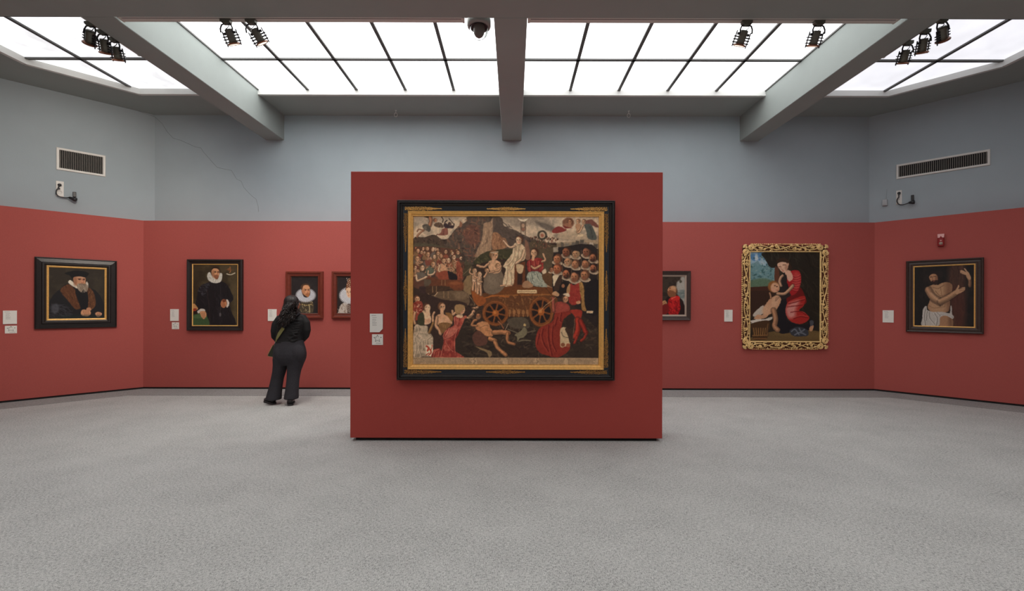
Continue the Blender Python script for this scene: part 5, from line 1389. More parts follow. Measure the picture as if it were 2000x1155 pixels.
def star_card(c, W, H, turn, lab):
    o = empty('star_card', c, turn)
    tag(o, lab, 'card', 'white star puzzle cards below labels')
    MB().box(-W / 2, -0.006, -H / 2, W / 2, 0, H / 2).build('card', M['card'], o)
    mb = MB()
    s = min(W, H * 1.35) * 0.36
    kx = W / min(W, H * 1.35) * 1.0
    cz = H * 0.10
    pts = []
    for i in range(10):
        a = PI / 2 + i * PI / 5
        r = s if i % 2 == 0 else s * 0.45
        pts.append(Vector((r * math.cos(a) * kx, -0.0068, cz + r * math.sin(a) * 0.95)))
    for i in range(10):
        if i in (7, 8): continue                       # the gap in the outline
        p, q = pts[i], pts[(i + 1) % 10]
        mb.tube([p, q], W * 0.014, 4, flat=1.0)
    mb.blob((pts[8].x * 0.93, -0.0068, pts[8].z), (W * .045, .002, W * .045), 8, 4)
    mb.build('star_outline', M['print_black'], o)
    mt = MB()
    text_lines(mt, W, H, [(0.82, 0.5, .025), (0.88, 0.5, .025)], 0.36, y=-0.0068)
    mt.build('printed_text', M['print'], o)
    return o

def wall_rect(wall, x0, y0, x1, y1, skew=0.0):
    return rect(wall, x0, x1, y0, y1, y0, y1)
c, w, h = wall_rect('left', 5.8, 607, 33.2, 633.2)
label_card(c, w, h, TURN['left'], 'leftmost white label, left of the old man in the black cap')
c, w, h = wall_rect('left', 9.6, 636.6, 33.2, 651.4)
star_card(c, w, h, TURN['left'], 'star card at the far left edge, under the leftmost label')
c, w, h = wall_rect('back', 333.3, 604.1, 349.4, 627.2)
label_card(c, w, h, 0, 'white label left of the upright portrait with white ruff')
c, w, h = wall_rect('back', 336.2, 629.8, 349.8, 643.2)
star_card(c, w, h, 0, 'small star card left of the upright black framed portrait')
c, w, h = wall_rect('back', 523.8, 604.2, 540.5, 627.2)
label_card(c, w, h, 0, "white label partly hidden by the visitor's hair")
c, w, h = wall_rect('back', 1414.4, 605.4, 1430.2, 628.4)
label_card(c, w, h, 0, 'white label left of the carved gold frame')
c, w, h = wall_rect('right', 1724.0, 606.4, 1745.6, 630.2)
label_card(c, w, h, TURN['right'], 'white label left of the bare-chested man, right wall')
def part_rect(x0, y0, x1, y1):
    a, b = at(x0, y0, PFRONT), at(x1, y1, PFRONT)
    return Vector(((a.x + b.x) / 2, PFRONT, (a.z + b.z) / 2)), b.x - a.x, a.z - b.z
c, w, h = part_rect(723.0, 613.0, 748.0, 649.2)
label_card(c, w, h, 0, 'white label with a cut corner on the partition', cut=True)
c, w, h = part_rect(727.0, 653.2, 748.2, 674.0)
star_card(c, w, h, 0, 'star card on the partition, under the cut-corner label')

# ================================================================== ventilation grilles
def vent(wall, x0, x1, ytl, ybl, ytr, ybr, n, border, lab):
    c, W, H = rect(wall, x0, x1, ytl, ybl, ytr, ybr, red=False)
    o = empty('air_vent', c, TURN[wall])
    tag(o, lab, 'vent')
    frame_part('frame', W, H, [(0, 0), (0, 0.012), (0.006, 0.018), (border - 0.006, 0.018), (border, 0.012), (border, 0.0)], M['white_plastic'], o)
    iw, ih = W - 2 * border, H - 2 * border
    MB().box(-iw / 2, -0.003, -ih / 2, iw / 2, -0.001, ih / 2).build('backing', M['dark'], o)
    p = iw / n
    sl = MB().box(-p * 0.16, -0.006, -ih / 2, p * 0.16, 0.006, ih / 2, Matrix.Rotation(0.35, 4, 'Z')).mesh('slat')
    sl.materials.append(M['slat'])
    for i in range(n):
        place('slat', sl, o, (-iw / 2 + p * (i + 0.5), -0.0095, 0))
    return o
vent('left', 110.0, 206.3, 287.8, 331.6, 304.4, 345.5, 24, 0.036, 'short white grille on the upper left wall above the socket')
vent('right', 1750.5, 1934.2, 322.5, 350.7, 291.3, 322.5, 42, 0.034, 'long white grille on the upper right wall')

# ================================================================== sockets and wall cameras
def wall_local(o, wall, px, py, off):
    p = on(wall, px, py, red=False, off=off)
    th = TURN[wall]
    d = p - o.location
    return Vector((d.x * math.cos(th) + d.y * math.sin(th), -d.x * math.sin(th) + d.y * math.cos(th), d.z))
def socket(wall, x0, y0, x1, y1, lab):
    c, W, H = rect(wall, x0, x1, y0, y1, y0, y1, red=False)
    o = empty('wall_socket', c, TURN[wall]); tag(o, lab, 'socket')
    MB().box(-W / 2, -0.012, -H / 2, W / 2, 0, H / 2, bev=0.004).build('cover_plate', M['white_plastic'], o)
    R = Matrix.Rotation(PI / 2, 4, 'X')
    for z in (H * 0.24, -H * 0.22):
        r = min(W, H) * 0.34
        MB().lathe([(r, 0.012), (r, 0.0145), (r * .88, 0.0145), (r * .86, 0.0125), (0.001, 0.0125)], 20, Matrix.Translation((0, 0, z)) @ R).build('socket_face', M['white_plastic'], o)
    return o
def camera_unit(wall, plug, cable, body, mount, lab):
    """small black camera on a bracket with its cable and plug"""
    b0 = on(wall, *body[0], red=False)
    o = empty('wall_camera', b0, TURN[wall]); tag(o, lab, 'camera')
    L = lambda p, off: wall_local(o, wall, p[0], p[1], off)
    pl = L(plug, 0.02)
    R = Matrix.Translation(pl) @ Matrix.Rotation(PI / 2, 4, 'X')
    MB().lathe([(0.001, -0.014), (0.022, -0.014), (0.024, 0.0), (0.02, 0.018), (0.008, 0.026), (0.001, 0.026)], 14, R).build('plug', M['black_plastic'], o)
    pts = [L(plug, 0.04)] + [L(p, 0.04) for p in cable] + [L(body[0], 0.055)]
    # smooth path
    for _ in range(2):
        q = [pts[0]]
        for a, b in zip(pts[:-1], pts[1:]): q += [a * .75 + b * .25, a * .25 + b * .75]
        pts = q + [pts[-1]]
    MB().tube(pts, 0.0085, 8).build('cable', M['black_plastic'], o)
    a, b = L(body[0], 0.055), L(body[1], 0.085)
    d = (b - a)
    prof = [a, a + d * .1, a + d * .45, a + d * .7, a + d * .97, b]
    MB().tube(prof, [.012, .02, .026, .034, .033, .022], 14).build('camera_body', M['black_plastic'], o)
    MB().tube([b - d * .04, b + d * .03], [.020, .019], 14).build('lens', M['glass_dark'], o)
    m0, m1 = L(mount[0], 0), L(mount[1], 0)
    x0, x1 = min(m0.x, m1.x), max(m0.x, m1.x)
    z0, z1 = min(m0.z, m1.z), max(m0.z, m1.z)
    bk = MB().box(x0, -0.03, z0, x1, 0, z1, bev=0.004)
    bk.box(x0 + (x1 - x0) * .3, -0.07, z0 - 0.004, x0 + (x1 - x0) * .7, -0.004, z0 + 0.014)
    bk.build('bracket', M['black_plastic'], o)
    return o
def crop(ox, oy, s): return lambda x, y: (ox + x / s, oy + y / s)
q = crop(100, 280, 9.625)
socket('left', *q(88, 715), *q(238, 1002), 'white double wall socket under the short grille')
camera_unit('left', q(158, 785), [q(128, 845), q(165, 862), q(150, 845), q(108, 862), q(85, 930), q(118, 988), q(200, 1020), q(300, 1026)], [q(330, 1018), q(478, 1068)], [q(405, 915), q(470, 1015)], 'small black camera with cable on the upper left wall')
q = crop(1700, 280, 8.0)
socket('right', *q(402, 738), *q(494, 958), 'white double wall socket under the long grille')
camera_unit('right', q(447, 780), [q(443, 830), q(450, 840), q(420, 868), q(414, 915), q(440, 955), q(490, 966), q(560, 948)], [q(600, 930), q(686, 918)], [q(636, 815), q(682, 892)], 'small black camera with cable on the upper right wall')
c, w, h = rect('right', *[q(186, 0)[0], q(268, 0)[0]], q(0, 884)[1], q(0, 980)[1], q(0, 880)[1], q(0, 978)[1], red=False)
o = empty('sensor_box', c, TURN['right']); tag(o, 'small grey box with thin aerial beside the right socket', 'sensor')
MB().box(-w / 2, -0.045, -h / 2, w / 2, 0, h / 2, bev=0.006).build('case', M['grey_plastic'], o)
MB().tube([(w * .2, -0.02, h / 2 - 0.005), (w * .2, -0.022, h / 2 + 0.03), (w * .3, -0.02, h / 2 + 0.175)], [0.004, 0.0028, 0.0022], 6).build('aerial', M['grey_plastic'], o)
MB().box(-w / 2 + .012, -0.0462, -h * .30, w / 2 - .012, -0.0445, -h * .27).build('seam', M['slat'], o)

# ================================================================== fire alarm
c, w, h = rect('right', 1831.6, 1844.0, 458.2, 481.8, 457.6, 481.8)
o = empty('fire_alarm', c, TURN['right']); tag(o, 'red fire alarm beacon with white top, above the right wall painting', 'alarm')
MB().box(-w / 2, -0.06, -h / 2, w / 2, 0, h * .2, bev=0.008).build('case', M['alarm_red'], o)
mb = MB()
mb.prism([(-w / 2, h * .2), (w / 2, h * .2), (w * .54, h / 2), (-w * .54, h / 2)], 0.0, 0.055, Matrix.Rotation(PI / 2, 4, 'X'))
mb.build('beacon', M['alarm_white'], o)['label'] = 'pale pink beacon lens'
t = MB(); t.prism([(-w * .2, h * .19), (w * .2, h * .19), (0, h * .35)], 0.055, 0.0575, Matrix.Rotation(PI / 2, 4, 'X'))
t.build('warning_triangle', M['alarm_red'], o)
R = Matrix.Rotation(PI / 2, 4, 'X')
MB().lathe([(0.001, 0.066), (w * .3, 0.064), (w * .33, 0.058)], 18, Matrix.Translation((0, 0, -h * .27)) @ R).build('sounder', M['grey_slip'], o)
MB().blob((0, -0.061, -h * .04), (.011, .006, .011), 8, 5).build('indicator', M['alarm_white'], o)

# ================================================================== ceiling hooks
for k, (x, lab) in enumerate(((773, 'small white ceiling hook left of the middle beam'), (1228, 'small white ceiling hook right of the middle beam'))):
    p = at(x, 222, 7.95); p.z = SOF
    o = empty('ceiling_hook', p); tag(o, lab, 'hook', 'white hooks under the soffit')
    mb = MB().tube([(0, 0, 0.004), (0, 0, -0.05)], 0.006, 8)
    pts = [(0.028 * math.sin(a), 0, -0.082 - 0.034 * -math.cos(a) - 0.0) for a in np.linspace(0, 2 * PI, 17)]
    mb.tube(pts, 0.0055, 6)
    mb.build('eye', M['trim_white'], o)
    MB().lathe([(0.018, 0.0), (0.016, -0.006), (0.006, -0.008)], 12).build('plate', M['trim_white'], o)

# ================================================================== track lighting
def track(name, p, q, lab):
    """rail fixed to the side of a beam"""
    a, b = Vector(p), Vector(q)
    d = b - a; L = d.length; ang = math.atan2(d.y, d.x)
    o = empty(name, a, ang); tag(o, lab, 'track', 'lighting tracks along the beams')
    MB().box(0, 0, 0, L, 0.082, 0.05, bev=0.003).build('rail', M['track_white'], o)
    MB().box(0.02, 0.014, -0.0006, L - 0.02, 0.022, 0.012).build('slot', M['black_plastic'], o)
    for x in (0, L):
        MB().box(x - 0.012, -0.001, -0.003, x + 0.012, 0.083, 0.051).build('end_cap', M['track_white'], o)
    return o
TZ = 4.548
track('lighting_track', (-4.2, 4.694, TZ), (-0.545, 4.694, TZ), 'grey track behind the front beam, left of the dome camera')
track('lighting_track', (0.155, 4.694, TZ), (4.08, 4.694, TZ), 'grey track behind the front beam, right of the middle beam')
track('lighting_track', (-4.588, 4.70, TZ + .045), (-4.588, 5.5, TZ + .045), "grey track along the left beam's outer side")
track('lighting_track', (4.518 + 0.082, 4.70, TZ + .045), (4.518 + 0.082, 5.5, TZ + .045), "grey track along the right beam's outer side")

lens_mat = glow_mat('lamp_lens', (1.0, 0.74, 0.56), 1.5)
ring_mat = mat('ring_painted_glow', (150, 100, 76), 0.4, metal=0.5, var=0.1, scale=60)  # warm lamp glow is put into the ring colour
LM = {}
def lm(key, mb, m):
    me = mb.mesh(key); me.materials.append(m)
    LM[key] = me
CANR = 0.041
lm('lamp_housing', MB().lathe([(0.001, -0.052), (CANR * .9, -0.052), (CANR, -0.062), (CANR, -0.130), (CANR * 1.02, -0.184), (CANR * .92, -0.186), (CANR * .9, -0.17)], 20, cap=False), M['lamp_body'])
lm('front_ring', MB().lathe([(CANR * 1.02, -0.180), (CANR * 1.5, -0.186), (CANR * 1.62, -0.190), (CANR * 1.62, -0.198), (CANR * 1.5, -0.201), (CANR * 1.05, -0.194), (CANR * 1.02, -0.180)], 20, cap=False), ring_mat)
lm('lens', MB().lathe([(0.001, -0.182), (CANR * 1.3, -0.188), (CANR * 1.35, -0.192), (CANR * 1.25, -0.197), (0.001, -0.1985)], 20, cap=False), lens_mat)
lm('rod', MB().tube([(0, 0, -0.062), (0, 0, -0.212)], 0.0062, 6), M['lamp_dark'])
lm('fin', MB().box(0.0, -0.014, -0.0048, 0.045, 0.014, 0.0048), M['lamp_dark'])
lm('pivot_block', MB().box(0.0, -0.014, -0.012, 0.022, 0.014, 0.012, bev=0.003), M['lamp_dark'])
lm('adapter', MB().prism([(-.055, 0.0), (-.055, -.022), (-.03, -.046), (.036, -.046), (.05, -.034), (.055, 0.0)], -0.024, 0.024, Matrix.Rotation(PI / 2, 4, 'X')), M['lamp_body'])
lm('yoke', MB().tube([(-0.062, 0, -0.09), (-0.064, 0, -0.05), (-0.05, 0, -0.012), (-0.02, 0, 0.0), (0.02, 0, 0.0), (0.05, 0, -0.012), (0.064, 0, -0.05), (0.062, 0, -0.09)], 0.0078, 6), M['lamp_dark'])
lm('wire', MB().tube([(0.012, 0.0, -0.002), (0.03, 0.004, -0.02), (0.012, 0.004, -0.045), (-0.006, 0.0, -0.058)], 0.004, 5), M['black_plastic'])

def spotlight(loc, rz, tx, ty, lab, grp, power, target, warm=(1.0, 0.88, 0.76)):
    """track spotlight: tx leans the head away from the camera, ty sideways"""
    o = empty('track_spotlight', loc, rz)
    tag(o, lab, 'spotlight', grp)
    place('adapter', LM['adapter'], o)
    piv = (0, 0, -0.040)
    rot = (tx, ty, 0)
    place('yoke', LM['yoke'], o, piv, (0, ty * 0.35, 0))
    place('wire', LM['wire'], o, piv)
    h = place('lamp_housing', LM['lamp_housing'], o, piv, rot)
    place('front_ring', LM['front_ring'], o, piv, rot)
    place('lens', LM['lens'], o, piv, rot)
    for s in (-1, 1):
        r = place('rod', LM['rod'], o, piv, rot)
        r.data = LM['rod']
        Rm = Matrix.Rotation(ty, 4, 'Y') @ Matrix.Rotation(tx, 4, 'X')
        r.location = Vector(piv) + Rm @ Vector((s * 0.073, 0, 0))
        for k, z in enumerate((-0.088, -0.116, -0.142, -0.170)):
            f = place('pivot_block' if k == 0 else 'fin', LM['pivot_block' if k == 0 else 'fin'], o, piv, rot)
            f.location = Vector(piv) + Rm @ Vector((s * CANR, 0, z))
            if s < 0: f.rotation_euler = (tx, ty + PI, 0) if False else rot; f.location = Vector(piv) + Rm @ Vector((-CANR - (0.022 if k == 0 else 0.045), 0, z))
    if power > 0:
        ld = bpy.data.lights.new('spotlight_beam', 'SPOT')
        ld.energy = power; ld.color = warm
        ld.spot_size = math.radians(88); ld.spot_blend = 0.9; ld.shadow_soft_size = 0.05
        lo = bpy.data.objects.new('spotlight_beam', ld)
        col.objects.link(lo)
        Rz = Matrix.Rotation(rz, 4, 'Z')
        Rm = Rz @ Matrix.Rotation(ty, 4, 'Y') @ Matrix.Rotation(tx, 4, 'X')
        lo.location = Vector(loc) + Rz @ Vector(piv) + Rm @ Vector((0, 0, -0.25))
        d = Vector(target) - lo.location
        lo.rotation_euler = d.to_track_quat('-Z', 'Y').to_euler()
    return o
def tx_at(px, Y): return (px - CX) * Y / FPX
YT = 4.735
FG = 'spotlights on the front track'
t1 = radians = math.radians
spotlight((tx_at(440, YT), YT, TZ), 0, radians(27), radians(-11), 'left spotlight of the pair on the left front track', FG, SPOT_POWER * 8, (-2.5, 7.8, 1.9))
spotlight((tx_at(489, YT), YT, TZ), 0, radians(27), radians(-24), 'right spotlight of the pair on the left front track, tilted more', FG, SPOT_POWER * 9, (-4.5, 7.3, 0.2))
spotlight((tx_at(1457, YT), YT, TZ), 0, radians(27), radians(12), 'spotlight on the right front track, tilted towards the left', FG, SPOT_POWER * 1.2, (2.9, 7.8, 2.2))
spotlight((tx_at(1598, YT), YT, TZ), 0, radians(27), radians(3), 'rightmost spotlight on the right front track, near the right beam', FG, SPOT_POWER * 2.5, (4.6, 7.0, 0.2))
for k, (Y, ty, tg, lab) in enumerate(((4.853, 34, (-6.9, 7.4, 3.2), 'nearest spotlight of three beside the left beam'), (4.998, 16, (-7.6, 6.9, 3.0), 'middle spotlight of three beside the left beam'), (5.139, 8, (-5.6, 7.8, 1.6), 'furthest spotlight of three beside the left beam'))):
    spotlight((-4.64, Y, TZ + 0.045), 0, radians(27), radians(ty), lab, 'spotlights beside the left beam', SPOT_POWER * (8.0, 8.0, 5.0)[k], tg)
for k, (Y, ty, tg, lab) in enumerate(((4.75, -34, (6.9, 7.0, 1.8), 'nearest spotlight of three beside the right beam'), (4.945, -14, (6.9, 6.9, 1.6), 'middle spotlight of three beside the right beam'), (5.16, -4, (5.4, 7.8, 1.6), 'furthest spotlight of three beside the right beam'))):
    spotlight((4.585, Y, TZ + 0.045), 0, radians(27), radians(ty), lab, 'spotlights beside the right beam', SPOT_POWER * (0.5, 0.4, 0.4)[k], tg)

# ================================================================== dome camera
YD = 4.84
p = at(935.6, 40, YD); p.z = 4.62
o = empty('dome_camera', p); tag(o, 'grey dome security camera on the front beam, left of the middle beam', 'camera')
MB().box(-0.05, -0.16, -0.03, 0.05, -0.06, 0.06, bev=0.006).build('bracket', M['grey_plastic'], o)
MB().lathe([(0.001, 0.05), (0.09, 0.05), (0.122, 0.03), (0.128, -0.01), (0.13, -0.055), (0.125, -0.075), (0.104, -0.088), (0.100, -0.07)], 36, cap=False).build('housing', mat('grey_camera_shell', (150, 150, 146), 0.5, var=0.03, scale=30), o)
MB().lathe([(0.100, -0.07), (0.001, -0.068)], 36, cap=False).build('dark_ring', M['black_plastic'], o)
MB().lathe([(0.064, -0.06), (0.066, -0.10), (0.064, -0.125), (0.056, -0.155), (0.042, -0.178), (0.022, -0.192), (0.001, -0.196)], 28, cap=False).build('camera_ball', mat('camera_ball', (112, 104, 98), 0.45, var=0.05, scale=40), o)
gm, nt, bs = new_mat('clear_dome')
bs.inputs['Transmission Weight'].default_value = 1.0; bs.inputs['Roughness'].default_value = 0.02; bs.inputs['IOR'].default_value = 1.05
bs.inputs['Base Color'].default_value = (0.9, 0.92, 0.92, 1)
MB().lathe([(0.098, -0.075), (0.100, -0.10), (0.096, -0.13), (0.083, -0.165), (0.058, -0.192), (0.03, -0.204), (0.001, -0.207)], 32, cap=False).build('clear_dome', gm, o)

# ================================================================== the visitor
YW = 6.72
ROOT = Vector((at(551, 790, 6.66).x, 6.68, 0.0))
person = empty('person', ROOT)
tag(person, 'woman seen from behind with long wavy black hair, black sweater and flared charcoal trousers', 'person')
def w(px, py, Y=YW): return at(px, py, Y) - ROOT
def ring_loft(mb, secs, seg=20, power=2.3):
    """secs: (py, x_left, x_right, half depth, Y centre)"""
    V, F = [], []
    for py, xl, xr, ry, Y in secs:
        a, b = w(xl, py, Y), w(xr, py, Y)
        c = (a + b) / 2; rx = (b.x - a.x) / 2
        for k in range(seg):
            th = 2 * PI * k / seg
            ct, st = math.cos(th), math.sin(th)
            V.append((c.x + rx * math.copysign(abs(ct) ** (2 / power), ct), c.y + ry * math.copysign(abs(st) ** (2 / power), st), c.z))
    n = len(secs)
    for i in range(n - 1):
        for k in range(seg):
            k2 = (k + 1) % seg
            F.append((i * seg + k, (i + 1) * seg + k, (i + 1) * seg + k2, i * seg + k2))
    F.append(tuple(range(seg))); F.append(tuple(range((n - 1) * seg, n * seg))[::-1])
    mb.add(V, F, True)
def fuse(mb, name, voxel, smooth, m, parent):
    """one continuous closed skin over all the shapes of mb"""
    me = mb.mesh(name)
    tmp = bpy.data.objects.new('tmp', me); col.objects.link(tmp)
    r = tmp.modifiers.new('r', 'REMESH'); r.mode = 'VOXEL'; r.voxel_size = voxel
    s = tmp.modifiers.new('s', 'SMOOTH'); s.factor = 0.5; s.iterations = smooth
    dg = bpy.context.evaluated_depsgraph_get()
    res = bpy.data.meshes.new_from_object(tmp.evaluated_get(dg))
    bpy.data.objects.remove(tmp); bpy.data.meshes.remove(me)
    res.name = name
    res.materials.clear(); res.materials.append(m)
    res.polygons.foreach_set('use_smooth', [True] * len(res.polygons))
    o = bpy.data.objects.new(name, res); col.objects.link(o); o.parent = parent
    return o

TORSO = [(608, 562, 578, .055, 6.73), (613, 556, 585, .07, 6.73), (617.5, 547, 594, .085, 6.73), (624, 542.5, 598, .105, 6.72), (634, 543, 596, .118, 6.715), (645, 542, 593.5, .122, 6.715), (656, 540.5, 591, .122, 6.72), (665, 539, 591.5, .125, 6.72), (671.5, 538.4, 592.6, .128, 6.715)]
ARMS = [([(556, 620, 6.725), (546, 622, 6.72), (538.5, 634, 6.71), (536.2, 647, 6.71), (536.4, 658, 6.74), (541, 664, 6.82), (552, 661, 6.93), (562, 657, 6.97)], [.04, .052, .058, .055, .048, .044, .038, .030]),
        ([(582, 617, 6.725), (592, 620.5, 6.72), (598.0, 631, 6.71), (599.6, 645, 6.71), (597.6, 656, 6.74), (592, 663, 6.82), (580, 661, 6.93), (570, 658, 6.97)], [.04, .052, .058, .056, .049, .044, .038, .030])]
HIPS = [(664, 539.5, 592, .124, 6.72), (672, 537.5, 593.5, .130, 6.715), (681, 535.3, 596.2, .142, 6.705), (691, 534.4, 597.8, .152, 6.70), (699, 534.6, 597.0, .150, 6.70), (706, 535.4, 594.5, .138, 6.705), (713, 536.2, 591.5, .115, 6.71)]
LEG_L = [(700, 535, 562, .128, 6.70), (712, 535.0, 561.5, .112, 6.70), (725, 533.6, 557.6, .096, 6.70), (740, 530.2, 553.2, .082, 6.70), (755, 526.4, 551.0, .080, 6.69), (768, 523.0, 549.4, .092, 6.68), (780.5, 519.8, 548.6, .108, 6.67)]
LEG_R = [(700, 563, 596, .128, 6.69), (712, 562.4, 591.5, .112, 6.69), (725, 561.8, 586.8, .096, 6.68), (740, 560.8, 584.2, .082, 6.66), (755, 559.0, 583.0, .080, 6.64), (768, 557.2, 582.2, .090, 6.63), (779.5, 555.4, 582.0, .104, 6.62)]

# body: one continuous skin under the clothes, with neck, head, hands and ankles
def shrink(secs, k, dy): return [(p, (a + b) / 2 + (a - b) / 2 * k, (a + b) / 2 + (b - a) / 2 * k, r * k - dy, Y) for p, a, b, r, Y in secs]
bm_ = MB()
ring_loft(bm_, shrink(TORSO, 0.9, .004)); ring_loft(bm_, shrink(HIPS, 0.93, .004))
for leg, ax, ay in ((LEG_L, 534, 6.685), (LEG_R, 568, 6.625)):
    sl = shrink(leg, 0.8, .004)
    mid = [(p, ax + (a - ax) * (1 - t * .62), ax + (b - ax) * (1 - t * .62), r * (1 - t * .5), Y) for (p, a, b, r, Y), t in zip(sl, (0, 0, .1, .25, .5, .8, 1.0))]
    ring_loft(bm_, mid)
for pts, rr in ARMS:
    bm_.tube([w(*p) for p in pts], [r * 0.82 for r in rr], 10)
HC = w(571.6, 592.5, 6.745)                      # middle of the head
FA = math.radians(46)                            # the face is turned to her right
RH = Matrix.Translation(HC) @ Matrix.Rotation(-FA, 4, 'Z')
def hp(x, y, z): return RH @ Vector((x, y, z))   # head frame: y = face forward
R3 = RH.to_3x3().to_4x4()
bm_.blob(hp(0, -0.012, 0.022), (.076, .092, .088), 20, 14, R3)           # skull
bm_.blob(hp(0, 0.030, -0.038), (.058, .062, .070), 16, 10, R3)           # face
bm_.blob(hp(0, 0.062, -0.088), (.026, .024, .022), 10, 8, R3)            # chin
bm_.tube([hp(0, 0.086, 0.018), hp(0, 0.098, -0.006), hp(0, 0.112, -0.026), hp(0, 0.092, -0.034)], [.008, .010, .013, .009], 8)   # nose
bm_.blob(hp(0, 0.088, -0.056), (.022, .010, .006), 10, 6, R3)            # upper lip
bm_.blob(hp(0, 0.086, -0.066), (.019, .010, .006), 10, 6, R3)            # lower lip
for s in (-1, 1):
    bm_.blob(hp(s * .034, 0.066, -0.022), (.022, .022, .018), 10, 6, R3)     # cheek
    bm_.blob(hp(s * .030, 0.074, 0.020), (.022, .012, .007), 10, 6, R3)      # brow
    bm_.blob(hp(s * .078, -0.008, -0.012), (.009, .020, .032), 10, 8, R3)    # ear
bm_.tube([w(570, 617, 6.73), w(570.5, 606, 6.735), HC + Vector((0, 0, -.03))], [.062, .054, .05], 14)
for (pts, rr), s in zip(ARMS, (1, -1)):
    e, d0 = w(*pts[-1]), (w(*pts[-1]) - w(*pts[-2])).normalized()
    upv = Vector((0, 0, 1)); sidev = d0.cross(upv).normalized()
    palm = e + d0 * 0.045
    bm_.tube([e - d0 * 0.02, e + d0 * .02, e + d0 * .06, e + d0 * .085], [.024, .030, .034, .028], 10, flat=0.6)
    for k, (l, o_) in enumerate(((.065, .026), (.075, .009), (.07, -.009), (.055, -.025))):
        b0 = e + d0 * .078 + upv * o_
        bm_.tube([b0, b0 + d0 * l * .5 + sidev * s * .006, b0 + d0 * l + sidev * s * .024], [.0095, .0088, .007], 8)
    t0 = e + d0 * .03 + upv * .028
    bm_.tube([t0, t0 + upv * .022 + d0 * .018, t0 + upv * .03 + d0 * .045], [.012, .0105, .008], 8)
for hx, hy, dx in ((at(532.5, 790, 6.66).x, 6.69, -.9), (at(567, 793, 6.6).x, 6.60, -.42)):
    fd = Vector((math.sin(dx), math.cos(dx), 0))
    a = Vector((hx, hy, .15)) - ROOT + fd * .05; a2 = Vector((a.x, a.y, .05))
    bm_.tube([a, a2, a2 + fd * .08 + Vector((0, 0, -.015)), a2 + fd * .15 + Vector((0, 0, -.022))], [.036, .030, .026, .016], 10)
body = fuse(bm_, 'body', 0.0085, 3, M['skin'], person)
body['label'] = 'tanned skin, only the right cheek shows'

# eyes and glasses
for s in (-1, 1):
    e = MB(); e.blob(hp(s * .030, 0.0785, 0.004), (.011, .009, .007), 10, 6, R3)
    e.build('eye', M['white_plastic'], person)
gl = MB()
for s in (-1, 1):
    c0 = Vector((s * .031, 0.106, 0.002))
    gl.tube([hp(c0.x + .025 * math.cos(a), c0.y - abs(math.cos(a)) * .002, c0.z + .020 * math.sin(a)) for a in np.linspace(0, 2 * PI, 17)], .0026, 6)
    gl.tube([hp(s * .056, 0.104, 0.008), hp(s * .072, 0.07, 0.008), hp(s * .082, 0.0, 0.006)], .0026, 6)
gl.tube([hp(-.007, .108, .006), hp(.007, .108, .006)], .0026, 6)
gl.build('glasses', M['black_plastic'], person)['label'] = 'thin black glasses'
ear = MB(); ear.blob(hp(.088, -0.004, -0.03), (.005, .005, .007), 8, 6)
ear.build('earring', M['steel'], person)

# sweater
sw = MB()
ring_loft(sw, TORSO)
for pts, rr in ARMS: sw.tube([w(*p) for p in pts], rr, 12)
rnd = random.Random(3)
for k in range(9):          # folds of the knit pulled across the back and at the waist
    py = 626 + k * 4.8
    xl, xr = 548 + rnd.uniform(-3, 6), 588 + rnd.uniform(-8, 3)
    yb = 6.715 - .122 + .008
    pts = [w(xl + (xr - xl) * t, py + 2.6 * math.sin(t * PI) * rnd.uniform(-1, 1.2), yb + .030 * (2 * t - 1) ** 2) for t in np.linspace(0, 1, 9)]
    sw.tube(pts, [.002, .006, .009, .0105, .011, .0105, .009, .006, .002], 8)
fuse(sw, 'sweater', 0.0085, 4, M['sweater'], person)['label'] = 'black long-sleeved knit sweater'
# trousers
tr = MB()
ring_loft(tr, HIPS, power=2.2); ring_loft(tr, LEG_L, power=2.2); ring_loft(tr, LEG_R, power=2.2)
for x in (549.5, 581.5):
    tr.blob(w(x, 692, 6.70 - .045), (.115, .098, .15), 18, 12)
fuse(tr, 'trousers', 0.0085, 14, M['trousers'], person)['label'] = 'charcoal flared trousers'
